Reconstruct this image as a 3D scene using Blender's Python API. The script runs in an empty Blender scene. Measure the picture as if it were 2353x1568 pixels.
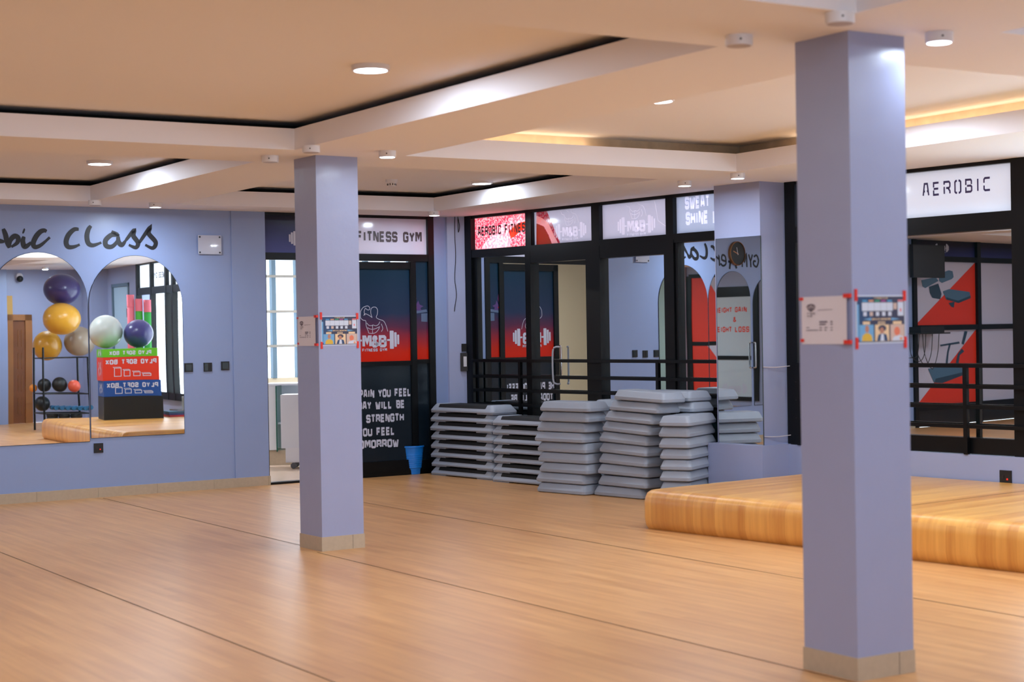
import bpy, bmesh, math, random
from math import radians as R_, sin, cos, pi, atan2, tan
from mathutils import Vector, Matrix, Euler

SC = bpy.context.scene
COL = SC.collection
random.seed(7)

# ------------------------------------------------------------------ camera
FPX, ROLL, CX, CY, EYE, HZ = 3800.0, 0.017, 1176.5, 784.0, 1.532, 762.0
_p = math.atan((CY - HZ) / FPX)
cF = Vector((0, cos(_p), -sin(_p)))
_X = Vector((1, 0, 0)); _U = _X.cross(cF)
cR = cos(ROLL) * _X - sin(ROLL) * _U
cU = sin(ROLL) * _X + cos(ROLL) * _U
CAM = Vector((0, 0, EYE))
cd = bpy.data.cameras.new('camera'); co = bpy.data.objects.new('camera', cd); COL.objects.link(co)
cd.sensor_width = 36; cd.lens = FPX / 2353 * 36; cd.clip_start = .05; cd.clip_end = 200
m3 = Matrix((cR, cU, -cF)).transposed().to_4x4(); m3.translation = CAM
co.matrix_world = m3
cd.dof.use_dof = True; cd.dof.focus_distance = 16.5; cd.dof.aperture_fstop = 2.8
SC.camera = co
SC.view_settings.view_transform = 'Standard'; SC.view_settings.look = 'None'
SC.view_settings.gamma = 1; SC.view_settings.exposure = 0.23
SC.view_settings.use_curve_mapping = False

# ------------------------------------------------------------------ world and daylight
wd = bpy.data.worlds.new('daylight'); SC.world = wd; wd.use_nodes = True
bg = wd.node_tree.nodes['Background']
bg.inputs[0].default_value = (.76, .87, 1.0, 1); bg.inputs[1].default_value = 5.5
LED_PANEL, LED_SPOT = 26.0, 6.0
LED_COL = (.74, .86, 1.0)

def ray(px, py): return cF * FPX + cR * (px - CX) - cU * (py - CY)
def atz(px, py, z):
    d = ray(px, py); return CAM + d * ((z - EYE) / d.z)
def atdepth(px, py, Y):
    d = ray(px, py); return CAM + d * (Y / d.dot(cF))

class Frame:                       # a vertical wall: x along it, y into it, z up
    def __init__(s, O, ang):
        s.O = Vector((O[0], O[1], 0)); s.a = ang
        s.e = Vector((cos(ang), sin(ang), 0)); s.i = Vector((-sin(ang), cos(ang), 0))
    def P(s, x, z, y=0): return s.O + s.e * x + s.i * y + Vector((0, 0, z))
    def hit(s, o, d, y=0):
        t = ((s.O + s.i * y) - o).dot(s.i) / d.dot(s.i); return o + d * t
    def loc(s, p):
        q = p - s.O; return (q.dot(s.e), p.z, q.dot(s.i))
    def px(s, px, py, y=0):
        l = s.loc(s.hit(CAM, ray(px, py), y)); return (l[0], l[1])
    def refl(s, p, y=0):
        return p - s.i * (2 * ((p - s.O).dot(s.i) - y))
    def bounce(s, px, py, target, y=0, ty=0):   # photo pixel -> this mirror -> target wall (x, z)
        d = ray(px, py); h = s.hit(CAM, d, y)
        d2 = d - s.i * (2 * d.dot(s.i))
        l = target.loc(target.hit(h, d2, ty)); return (l[0], l[1])

A = atz(0, 1160, 0); B = atz(618, 1115, 0)
LW = Frame(A, atan2(B.y - A.y, B.x - A.x))
o_ = ray(1075, 800); o_ = CAM + o_ * (18.15 / o_.y)
WW = Frame(o_, R_(-51))
GA = R_(33.0)                                  # column / ceiling grid
CF = Frame(atz(741, 1268, 0), GA)              # x = v, y = u
CEIL = 2.8

# ------------------------------------------------------------------ materials
def srgb(h):
    h = h.lstrip('#'); out = []
    for k in (0, 2, 4):
        c = int(h[k:k + 2], 16) / 255
        out.append(c / 12.92 if c <= .04045 else ((c + .055) / 1.055) ** 2.4)
    return (*out, 1)
MATS = {}
def mat(name, col, rough=.5, metal=0, spec=.5, bump=0, bscale=40, var=0, vscale=6, coat=0, emit=0):
    if name in MATS: return MATS[name]
    m = bpy.data.materials.new(name); m.use_nodes = True
    nt = m.node_tree; b = nt.nodes['Principled BSDF']
    c = srgb(col) if isinstance(col, str) else (*col, 1)
    b.inputs['Base Color'].default_value = c; b.inputs['Roughness'].default_value = rough
    b.inputs['Metallic'].default_value = metal; b.inputs['Specular IOR Level'].default_value = spec
    b.inputs['Coat Weight'].default_value = coat
    if emit:
        b.inputs['Emission Color'].default_value = c; b.inputs['Emission Strength'].default_value = emit
    tc = nt.nodes.new('ShaderNodeTexCoord')
    if bump:
        n = nt.nodes.new('ShaderNodeTexNoise'); n.inputs['Scale'].default_value = bscale; n.inputs['Detail'].default_value = 3
        bp = nt.nodes.new('ShaderNodeBump'); bp.inputs['Strength'].default_value = bump; bp.inputs['Distance'].default_value = .01
        nt.links.new(tc.outputs['Object'], n.inputs['Vector']); nt.links.new(n.outputs['Fac'], bp.inputs['Height'])
        nt.links.new(bp.outputs[0], b.inputs['Normal'])
    if var:
        n = nt.nodes.new('ShaderNodeTexNoise'); n.inputs['Scale'].default_value = vscale; n.inputs['Detail'].default_value = 4
        mx = nt.nodes.new('ShaderNodeMix'); mx.data_type = 'RGBA'
        mx.inputs['A'].default_value = (*[x * (1 - var) for x in c[:3]], 1); mx.inputs['B'].default_value = (*[min(1, x * (1 + var)) for x in c[:3]], 1)
        nt.links.new(tc.outputs['Object'], n.inputs['Vector']); nt.links.new(n.outputs['Fac'], mx.inputs['Factor'])
        nt.links.new(mx.outputs['Result'], b.inputs['Base Color'])
    MATS[name] = m; return m

def wood_mat(name, c1, c2, ang, along, across, rough=.33, flip=False):
    m = bpy.data.materials.new(name); m.use_nodes = True; nt = m.node_tree; N = nt.nodes; L = nt.links
    b = N['Principled BSDF']; b.inputs['Roughness'].default_value = rough
    g = N.new('ShaderNodeNewGeometry'); mp = N.new('ShaderNodeMapping')
    mp.inputs['Rotation'].default_value = (0, 0, -ang); L.new(g.outputs['Position'], mp.inputs['Vector'])
    s = N.new('ShaderNodeVectorMath'); s.operation = 'MULTIPLY'
    s.inputs[1].default_value = (along, across, across if not flip else 1.3); L.new(mp.outputs[0], s.inputs[0])
    n1 = N.new('ShaderNodeTexNoise'); n1.inputs['Scale'].default_value = 1; n1.inputs['Detail'].default_value = 5; n1.inputs['Roughness'].default_value = .6
    L.new(s.outputs[0], n1.inputs['Vector'])
    bk = N.new('ShaderNodeTexBrick'); bk.inputs['Scale'].default_value = 1; bk.inputs['Mortar Size'].default_value = 0
    bk.inputs['Brick Width'].default_value = .55 if not flip else .5; bk.inputs['Row Height'].default_value = .075
    bk.inputs['Color1'].default_value = (.25, .25, .25, 1); bk.inputs['Color2'].default_value = (.75, .75, .75, 1); bk.inputs['Bias'].default_value = 0
    if flip:
        sw = N.new('ShaderNodeSeparateXYZ'); cb = N.new('ShaderNodeCombineXYZ'); L.new(mp.outputs[0], sw.inputs[0])
        L.new(sw.outputs['Z'], cb.inputs['X']); L.new(sw.outputs['X'], cb.inputs['Y']); L.new(cb.outputs[0], bk.inputs['Vector'])
    else: L.new(mp.outputs[0], bk.inputs['Vector'])
    ad = N.new('ShaderNodeMix'); ad.data_type = 'FLOAT'; ad.inputs['Factor'].default_value = .24 if not flip else .42
    L.new(n1.outputs['Fac'], ad.inputs['A']); L.new(bk.outputs['Color'], ad.inputs['B'])
    rp = N.new('ShaderNodeValToRGB'); rp.color_ramp.elements[0].position = .3; rp.color_ramp.elements[1].position = .7
    rp.color_ramp.elements[0].color = srgb(c1); rp.color_ramp.elements[1].color = srgb(c2)
    L.new(ad.outputs['Result'], rp.inputs[0]); L.new(rp.outputs[0], b.inputs['Base Color'])
    if flip: b.inputs['Coat Weight'].default_value = .6; b.inputs['Coat Roughness'].default_value = .38
    MATS[name] = m; return m

def gradient_mat(name, stops, z0, z1, rough=.3):     # printed film with a vertical colour blend (object z)
    m = bpy.data.materials.new(name); m.use_nodes = True; nt = m.node_tree; N = nt.nodes; L = nt.links
    b = N['Principled BSDF']; b.inputs['Roughness'].default_value = rough; b.inputs['Specular IOR Level'].default_value = .25
    tc = N.new('ShaderNodeTexCoord'); sx = N.new('ShaderNodeSeparateXYZ'); L.new(tc.outputs['Object'], sx.inputs[0])
    mr = N.new('ShaderNodeMapRange'); mr.inputs['From Min'].default_value = z0; mr.inputs['From Max'].default_value = z1
    L.new(sx.outputs['Z'], mr.inputs['Value'])
    ns = N.new('ShaderNodeTexNoise'); ns.inputs['Scale'].default_value = 3.5; L.new(tc.outputs['Object'], ns.inputs['Vector'])
    ma = N.new('ShaderNodeMath'); ma.operation = 'MULTIPLY_ADD'; ma.inputs[1].default_value = .10
    L.new(ns.outputs['Fac'], ma.inputs[0]); L.new(mr.outputs[0], ma.inputs[2])
    rp = N.new('ShaderNodeValToRGB'); cr = rp.color_ramp
    while len(cr.elements) < len(stops): cr.elements.new(.5)
    for e, (p, c) in zip(cr.elements, stops): e.position = p; e.color = srgb(c)
    L.new(ma.outputs[0], rp.inputs[0]); L.new(rp.outputs[0], b.inputs['Base Color'])
    MATS[name] = m; return m

def mirror_mat(name, tint, rough=0.0, body=(.02, .03, .03), fac=.86, wave=0, wscale=1.2):
    m = bpy.data.materials.new(name); m.use_nodes = True; nt = m.node_tree; N = nt.nodes; L = nt.links
    N.remove(N['Principled BSDF'])
    g = N.new('ShaderNodeBsdfGlossy'); g.inputs['Color'].default_value = (*tint, 1); g.inputs['Roughness'].default_value = rough
    d = N.new('ShaderNodeBsdfDiffuse'); d.inputs['Color'].default_value = (*body, 1)
    mx = N.new('ShaderNodeMixShader'); mx.inputs[0].default_value = fac
    L.new(d.outputs[0], mx.inputs[1]); L.new(g.outputs[0], mx.inputs[2]); L.new(mx.outputs[0], N['Material Output'].inputs[0])
    if wave:
        tc = N.new('ShaderNodeTexCoord'); n = N.new('ShaderNodeTexNoise'); n.inputs['Scale'].default_value = wscale; n.inputs['Detail'].default_value = 0
        bp = N.new('ShaderNodeBump'); bp.inputs['Strength'].default_value = 1; bp.inputs['Distance'].default_value = wave
        L.new(tc.outputs['Object'], n.inputs['Vector']); L.new(n.outputs['Fac'], bp.inputs['Height']); L.new(bp.outputs[0], g.inputs['Normal'])
    MATS[name] = m; return m

def film_mat(name, col, trans=.6, red_noise=None):   # film on a pane: daylight comes through it
    m = bpy.data.materials.new(name); m.use_nodes = True; nt = m.node_tree; N = nt.nodes; L = nt.links
    N.remove(N['Principled BSDF'])
    c = srgb(col)
    d = N.new('ShaderNodeBsdfDiffuse'); t = N.new('ShaderNodeBsdfTranslucent'); d.inputs[0].default_value = c; t.inputs[0].default_value = c
    gl = N.new('ShaderNodeBsdfGlossy'); gl.inputs['Roughness'].default_value = .12
    mx = N.new('ShaderNodeMixShader'); mx.inputs[0].default_value = trans
    m2 = N.new('ShaderNodeMixShader'); m2.inputs[0].default_value = .05
    L.new(d.outputs[0], mx.inputs[1]); L.new(t.outputs[0], mx.inputs[2])
    L.new(mx.outputs[0], m2.inputs[1]); L.new(gl.outputs[0], m2.inputs[2]); L.new(m2.outputs[0], N['Material Output'].inputs[0])
    if red_noise:
        tc = N.new('ShaderNodeTexCoord'); n = N.new('ShaderNodeTexNoise'); n.inputs['Scale'].default_value = 55; n.inputs['Detail'].default_value = 2
        rp = N.new('ShaderNodeValToRGB'); rp.color_ramp.elements[0].position = .42; rp.color_ramp.elements[1].position = .62
        rp.color_ramp.elements[0].color = c; rp.color_ramp.elements[1].color = srgb(red_noise)
        L.new(tc.outputs['Object'], n.inputs['Vector']); L.new(n.outputs['Fac'], rp.inputs[0])
        L.new(rp.outputs[0], d.inputs[0]); L.new(rp.outputs[0], t.inputs[0])
    MATS[name] = m; return m

def cutout_mat(name, g):          # lettering cut from the film: the pane behind shows, plus its own sheen
    m = bpy.data.materials.new(name); m.use_nodes = True; nt = m.node_tree; N = nt.nodes; L = nt.links
    N.remove(N['Principled BSDF'])
    t = N.new('ShaderNodeBsdfTransparent'); d = N.new('ShaderNodeBsdfDiffuse'); d.inputs[0].default_value = (g, g, g * 1.04, 1)
    a = N.new('ShaderNodeAddShader'); L.new(t.outputs[0], a.inputs[0]); L.new(d.outputs[0], a.inputs[1]); L.new(a.outputs[0], N['Material Output'].inputs[0])
    MATS[name] = m; return m

def clear_glass(name, tint=(.97, .99, .99)):
    m = bpy.data.materials.new(name); m.use_nodes = True; nt = m.node_tree; N = nt.nodes; L = nt.links
    N.remove(N['Principled BSDF'])
    t = N.new('ShaderNodeBsdfTransparent'); t.inputs[0].default_value = (*tint, 1)
    g = N.new('ShaderNodeBsdfGlossy'); g.inputs['Roughness'].default_value = .02
    mx = N.new('ShaderNodeMixShader'); mx.inputs[0].default_value = .06
    L.new(t.outputs[0], mx.inputs[1]); L.new(g.outputs[0], mx.inputs[2]); L.new(mx.outputs[0], N['Material Output'].inputs[0])
    MATS[name] = m; return m

def emit_mat(name, col, s):
    m = bpy.data.materials.new(name); m.use_nodes = True; nt = m.node_tree; N = nt.nodes
    N.remove(N['Principled BSDF']); e = N.new('ShaderNodeEmission'); e.inputs[0].default_value = (*col, 1); e.inputs[1].default_value = s
    nt.links.new(e.outputs[0], N['Material Output'].inputs[0]); MATS[name] = m; return m

PAINT = mat('lavender_wall_paint', '#9aa3c4', .38, bump=.12, bscale=7, var=.02)
PAINTL = mat('blue_lavender_wall_paint', '#8fa1ca', .38, bump=.12, bscale=7, var=.02)
COLPAINT = mat('column_gloss_paint', '#9ba2c2', .3, bump=.25, bscale=9, var=.02)
CEILP = mat('ceiling_paint', '#f0ecec', .75, bump=.05, bscale=5)
FASC = mat('fascia_paint', '#efedf2', .55, bump=.05, bscale=5)
VOID = mat('cove_painted_shade', '#17130f', .9)  # near-black tone paints in the shade of the unlit coves
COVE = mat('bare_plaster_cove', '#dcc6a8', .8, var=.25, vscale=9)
FLOORM = wood_mat('light_oak_vinyl', '#ba8350', '#dca76c', GA + pi / 2, .8, 16, .33)
STAGEM = wood_mat('orange_oak_vinyl', '#cc8430', '#f4b85c', R_(-51), 22, 2.2, .34, flip=True)
SEAM = mat('vinyl_seam', '#3a2413', .8)
SKIRT = mat('beige_tile_skirting', '#b9a78f', .4, var=.12, vscale=30)
GROUT = mat('tile_joint', '#8d7f6e', .8)
BLACK = mat('black_powder_coat', '#06080a', .35, spec=.3, bump=.03, bscale=200)
BLACKP = mat('black_plastic', '#131417', .45)
MIRROR = mirror_mat('silver_mirror', (.92, .94, .93), wave=.0008, wscale=1.3)
PMIRROR = mirror_mat('pillar_mirror', (.84, .88, .89), fac=.95)
GLASS = mirror_mat('reflective_tinted_glass', (.92, .97, .98), body=(.015, .05, .055), fac=.94)
CLEAR = clear_glass('clear_glass')
TINTED = clear_glass('tinted_glass', (.6, .63, .66))
WHITE = mat('white_plastic', '#e4e4ea', .35)
WHITEP = mat('white_paint', '#dfe2ea', .4)
STEPG = mat('grey_step_plastic', '#9aa1ae', .42, bump=.1, bscale=300, var=.05)
MATB = mat('black_rubber_mat', '#101114', .7, bump=.3, bscale=500)
BLUEB = mat('blue_plastic', '#0f7fe0', .3, coat=.2)
PAPER = mat('white_paper', '#d9d3da', .7)
TAPE = mat('red_tape', '#d8280f', .45)
INK = mat('black_wall_lettering', '#14161c', .5)
CHROME = mat('brushed_steel', '#c9c9c9', .22, metal=1)
REDV = mat('red_vinyl_print', '#e0341c', .4)
LETTERW = mat('white_vinyl_lettering', '#c9cbdc', .5)
LETTERG = mat('grey_brown_lettering', '#4d4448', .5)
CREAM = mat('cream_wall_paint', '#d8ccb0', .5)
LITD = emit_mat('lit_diffuser', (.80, .87, 1.0), 9)
OFFD = mat('unlit_diffuser', '#b9b0b0', .5)

# ------------------------------------------------------------------ mesh helpers
class MB:
    def __init__(s): s.bm = bmesh.new()
    def v(s, p): return s.bm.verts.new(p)
    def face(s, pts, m=0):
        f = s.bm.faces.new([s.v(p) for p in pts]); f.material_index = m; return f
    def box(s, x0, x1, y0, y1, z0, z1, m=0):
        V = [s.v((x, y, z)) for x in (x0, x1) for y in (y0, y1) for z in (z0, z1)]
        for q in ((0, 1, 3, 2), (4, 6, 7, 5), (0, 4, 5, 1), (2, 3, 7, 6), (0, 2, 6, 4), (1, 5, 7, 3)):
            f = s.bm.faces.new([V[i] for i in q]); f.material_index = m
        return s
    def prism(s, pts, y0, y1, m=0):            # polygon in x,z pushed along y
        a = [s.v((p[0], y0, p[1])) for p in pts]; b = [s.v((p[0], y1, p[1])) for p in pts]
        s.bm.faces.new(a).material_index = m; s.bm.faces.new(b[::-1]).material_index = m
        for k in range(len(pts)):
            j = (k + 1) % len(pts); s.bm.faces.new([a[k], b[k], b[j], a[j]]).material_index = m
        return s
    def slab(s, pts, z0, z1, m=0):             # polygon in x,y pushed along z
        a = [s.v((p[0], p[1], z0)) for p in pts]; b = [s.v((p[0], p[1], z1)) for p in pts]
        s.bm.faces.new(a[::-1]).material_index = m; s.bm.faces.new(b).material_index = m
        for k in range(len(pts)):
            j = (k + 1) % len(pts); s.bm.faces.new([a[k], a[j], b[j], b[k]]).material_index = m
        return s
    def tube(s, pts, r, seg=8, m=0, radii=None):
        pts = [Vector(p) for p in pts]; rings = []
        for k, p in enumerate(pts):
            d = (pts[min(k + 1, len(pts) - 1)] - pts[max(k - 1, 0)]).normalized()
            a = Vector((0, 0, 1)) if abs(d.z) < .9 else Vector((1, 0, 0))
            u = d.cross(a).normalized(); w = d.cross(u); rr = radii[k] if radii else r
            rings.append([s.v(p + (u * cos(2 * pi * i / seg) + w * sin(2 * pi * i / seg)) * rr) for i in range(seg)])
        for a, b in zip(rings, rings[1:]):
            for i in range(seg):
                j = (i + 1) % seg; s.bm.faces.new([a[i], a[j], b[j], b[i]]).material_index = m
        s.bm.faces.new(rings[0][::-1]).material_index = m; s.bm.faces.new(rings[-1]).material_index = m
        return s
    def lathe(s, prof, c=(0, 0, 0), seg=32, m=0, axis='z', closed=False):
        c = Vector(c); rings = []
        for r, h in prof:
            ring = []
            for i in range(seg):
                a = 2 * pi * i / seg; p = Vector((r * cos(a), r * sin(a), h))
                if axis == 'y': p = Vector((p.x, h, p.y))
                ring.append(s.v(c + p))
            rings.append(ring)
        pairs = list(zip(rings, rings[1:]))
        if closed: pairs.append((rings[-1], rings[0]))
        for a, b in pairs:
            for i in range(seg):
                j = (i + 1) % seg; s.bm.faces.new([a[i], a[j], b[j], b[i]]).material_index = m
        if not closed:
            s.bm.faces.new(rings[0][::-1]).material_index = m; s.bm.faces.new(rings[-1]).material_index = m
        return s
    def loft(s, rings, m=0):
        R = [[s.v(p) for p in r] for r in rings]
        n = len(R[0])
        for a, b in zip(R, R[1:]):
            for i in range(n):
                j = (i + 1) % n; s.bm.faces.new([a[i], a[j], b[j], b[i]]).material_index = m
        s.bm.faces.new(R[0][::-1]).material_index = m; s.bm.faces.new(R[-1]).material_index = m
        return s
    def ball(s, c, r, sc=(1, 1, 1), seg=32, m=0):
        n0 = len(s.bm.verts)
        g = bmesh.ops.create_uvsphere(s.bm, u_segments=seg, v_segments=seg // 2, radius=r)
        for v in g['verts']: v.co = Vector((v.co.x * sc[0], v.co.y * sc[1], v.co.z * sc[2])) + Vector(c)
        for v in g['verts']:
            for f in v.link_faces: f.material_index = m
        return s
    def bar(s, pts, w, y=0, m=0, closed=False):    # flat stroke in x,z at depth y, w = width or list of widths
        P = [Vector((p[0], p[1])) for p in pts]
        if closed: P.append(P[0])
        W = w if isinstance(w, (list, tuple)) else [w] * len(P)
        Ls, Rs = [], []
        for k in range(len(P)):
            d0 = (P[k] - P[k - 1]).normalized() if k else None
            d1 = (P[k + 1] - P[k]).normalized() if k < len(P) - 1 else None
            if closed and k in (0, len(P) - 1): d0 = (P[-1] - P[-2]).normalized(); d1 = (P[1] - P[0]).normalized()
            d0 = d0 or d1; d1 = d1 or d0
            t = (d0 + d1)
            t = t.normalized() if t.length > .15 else d1
            nn = Vector((-t.y, t.x)); c = max(.45, nn.dot(Vector((-d1.y, d1.x)))); h = W[k] / 2 / c
            Ls.append(P[k] + nn * h); Rs.append(P[k] - nn * h)
        lv = [s.v((p.x, y, p.y)) for p in Ls]; rv = [s.v((p.x, y, p.y)) for p in Rs]
        for k in range(len(P) - 1):
            s.bm.faces.new([lv[k], rv[k], rv[k + 1], lv[k + 1]]).material_index = m
        return s
    def done(s, name, mats, parent=None, loc=None, rot=None, bevel=0, smooth=0, seg=2, normals=True):
        if bevel:
            es = [e for e in s.bm.edges if len(e.link_faces) == 2 and e.calc_face_angle(0) > .5]
            bmesh.ops.bevel(s.bm, geom=es, offset=bevel, segments=seg, affect='EDGES', clamp_overlap=True)
        if normals: bmesh.ops.recalc_face_normals(s.bm, faces=s.bm.faces)
        me = bpy.data.meshes.new(name); s.bm.to_mesh(me); s.bm.free()
        for m in (mats if isinstance(mats, (list, tuple)) else [mats]): me.materials.append(m)
        if smooth:
            for p in me.polygons: p.use_smooth = True
            me.set_sharp_from_angle(angle=R_(smooth))
        o = bpy.data.objects.new(name, me); COL.objects.link(o)
        if parent: o.parent = parent
        if loc is not None: o.location = loc
        if rot is not None: o.rotation_euler = rot if isinstance(rot, (tuple, Euler)) else (0, 0, rot)
        return o

def thing(name, label, cat, loc=(0, 0, 0), rot=0, group=None, kind=None):
    o = bpy.data.objects.new(name, None); COL.objects.link(o); o.empty_display_size = .1
    o.location = loc; o.rotation_euler = rot if isinstance(rot, tuple) else (0, 0, rot)
    if label: o['label'] = label
    if cat: o['category'] = cat
    if group: o['group'] = group
    if kind: o['kind'] = kind
    return o
def tag(o, label, cat, group=None):
    o['label'] = label; o['category'] = cat
    if group: o['group'] = group
    return o
def struct(o): o['kind'] = 'structure'; return o
def dup(root, loc, rot, label, group=None):
    r = root.copy(); COL.objects.link(r); r.location = loc; r.rotation_euler = rot if isinstance(rot, tuple) else (0, 0, rot)
    r['label'] = label
    if group: r['group'] = group
    for ch in list(root.children):
        c = ch.copy(); COL.objects.link(c); c.parent = r
        for g in list(ch.children):
            d = g.copy(); COL.objects.link(d); d.parent = c
    return r

def rrect(hx, hy, r, z, n=4, cx=0, cy=0):
    out = []
    for sx, sy, a0 in ((1, 1, 0), (-1, 1, 90), (-1, -1, 180), (1, -1, 270)):
        for k in range(n + 1):
            a = R_(a0 + 90 * k / n); out.append((cx + sx * (hx - r) + r * cos(a), cy + sy * (hy - r) + r * sin(a), z))
    return out
def catmull(pts, n=6):
    P = [Vector(p) for p in pts]; out = []
    for k in range(len(P) - 1):
        a, b, c, d = P[max(k - 1, 0)], P[k], P[k + 1], P[min(k + 2, len(P) - 1)]
        for i in range(n):
            t = i / n
            out.append(.5 * ((2 * b) + (c - a) * t + (2 * a - 5 * b + 4 * c - d) * t * t + (3 * b - a - 3 * c + d) * t ** 3))
    out.append(P[-1]); return out

# ------------------------------------------------------------------ block lettering (own stroke alphabet, 0.6 x 1)
_w = .6
GL = {
 'A': [[(0, 0), (.16, 1), (.44, 1), (.6, 0)], [(.06, .34), (.54, .34)]],
 'B': [[(0, 0), (0, 1), (.48, 1), (.57, .9), (.57, .6), (.48, .52), (0, .52)], [(.45, .52), (.6, .42), (.6, .1), (.5, 0), (0, 0)]],
 'C': [[(.6, .72), (.6, .9), (.5, 1), (.1, 1), (0, .9), (0, .1), (.1, 0), (.5, 0), (.6, .1), (.6, .28)]],
 'D': [[(0, 0), (0, 1), (.46, 1), (.6, .86), (.6, .14), (.46, 0), (0, 0)]],
 'E': [[(.55, 1), (0, 1), (0, 0), (.55, 0)], [(0, .5), (.5, .5)]],
 'F': [[(.55, 1), (0, 1), (0, 0)], [(0, .5), (.48, .5)]],
 'G': [[(.6, .76), (.6, .9), (.5, 1), (.1, 1), (0, .9), (0, .1), (.1, 0), (.5, 0), (.6, .1), (.6, .48), (.34, .48)]],
 'H': [[(0, 0), (0, 1)], [(.6, 0), (.6, 1)], [(0, .5), (.6, .5)]],
 'I': [[(.1, 0), (.1, 1)]],
 'K': [[(0, 0), (0, 1)], [(.58, 1), (.08, .5), (.6, 0)]],
 'L': [[(0, 1), (0, 0), (.5, 0)]],
 'M': [[(0, 0), (0, 1), (.16, 1), (.38, .45), (.6, 1), (.76, 1), (.76, 0)]],
 'N': [[(0, 0), (0, 1), (.1, 1), (.5, 0), (.6, 0), (.6, 1)]],
 'O': [[(.1, 1), (.5, 1), (.6, .9), (.6, .1), (.5, 0), (.1, 0), (0, .1), (0, .9), (.1, 1)]],
 'P': [[(0, 0), (0, 1), (.5, 1), (.6, .9), (.6, .56), (.5, .45), (0, .45)]],
 'R': [[(0, 0), (0, 1), (.5, 1), (.6, .9), (.6, .58), (.5, .47), (0, .47)], [(.3, .47), (.6, .25), (.6, 0)]],
 'S': [[(.6, .76), (.6, .9), (.5, 1), (.1, 1), (0, .9), (0, .6), (.1, .5), (.5, .5), (.6, .4), (.6, .1), (.5, 0), (.1, 0), (0, .1), (0, .24)]],
 'T': [[(-.02, 1), (.6, 1)], [(.29, 1), (.29, 0)]],
 'U': [[(0, 1), (0, .1), (.1, 0), (.5, 0), (.6, .1), (.6, 1)]],
 'V': [[(0, 1), (.3, 0), (.6, 1)]],
 'W': [[(0, 1), (.14, 0), (.28, 0), (.4, .55), (.52, 0), (.66, 0), (.8, 1)]],
 'X': [[(0, 0), (.6, 1)], [(0, 1), (.6, 0)]],
 'Y': [[(0, 1), (.3, .45), (.6, 1)], [(.3, .45), (.3, 0)]],
 '&': [[(.62, 0), (.12, .78), (.14, .92), (.24, 1), (.38, .96), (.42, .8), (.06, .36), (.02, .16), (.14, 0), (.36, 0), (.6, .4)]],
}
ADV = {'I': .2, 'M': .76, 'W': .8, ' ': .4, '&': .62}
STENCIL = {'A': [[(0, 0), (.15, 1), (.45, 1), (.6, 0)], [(.07, .36), (.2, .36)], [(.4, .36), (.53, .36)]],
 'E': [[(.55, 1), (0, 1), (0, .62)], [(0, .5), (.5, .5)], [(0, .38), (0, 0), (.55, 0)]],
 'R': [[(0, 0), (0, .6)], [(0, .78), (0, 1), (.5, 1), (.6, .88), (.6, .6), (.5, .48), (.2, .48)], [(.42, .46), (.6, .2), (.6, 0)]],
 'O': [[(.22, 1), (.1, 1), (0, .9), (0, .1), (.1, 0), (.22, 0)], [(.38, 1), (.5, 1), (.6, .9), (.6, .1), (.5, 0), (.38, 0)]],
 'B': [[(0, .4), (0, 0), (.5, 0), (.6, .1), (.6, .4), (.5, .5), (.12, .5)], [(0, .58), (0, 1), (.5, 1), (.58, .9), (.58, .62)]],
 'I': [[(.1, 0), (.1, 1)]],
 'C': [[(.6, 1), (.1, 1), (0, .9), (0, .62)], [(0, .4), (0, .1), (.1, 0), (.6, 0)]]}
def text(mb, s, x, z, h, y, wt=.2, m=0, gap=.22, sx=1.0, align='l', shear=0, table=None):
    w = sum(ADV.get(c, _w) + gap + wt * .8 for c in s) - gap
    x0 = x - (w * h * sx / 2 if align == 'c' else (w * h * sx if align == 'r' else 0)) + wt * .4 * h * sx
    hh = 1 - wt
    for c in s:
        for pl in ((table or GL).get(c, [])):
            mb.bar([(x0 + p[0] * h * sx, z + shear * (x0 - x) + (wt / 2 + p[1] * hh) * h) for p in pl], wt * h, y, m)
        x0 += (ADV.get(c, _w) + gap + wt * .8) * h * sx
    return w * h * sx

def fit(mb, s, xa, xb, z, h, y, wt=.2, m=0, gap=.2, za=0, table=None):
    n = len(mb.bm.verts); w = text(mb, s, 0, z, h, y, wt, m, gap=gap, table=table)
    mb.bm.verts.ensure_lookup_table(); vs = list(mb.bm.verts)[n:]
    lo = min(v.co.x for v in vs); hi = max(v.co.x for v in vs)
    for v in vs:
        t = (v.co.x - lo) / (hi - lo); v.co.x = xa + (xb - xa) * t; v.co.z += za * t

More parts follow.
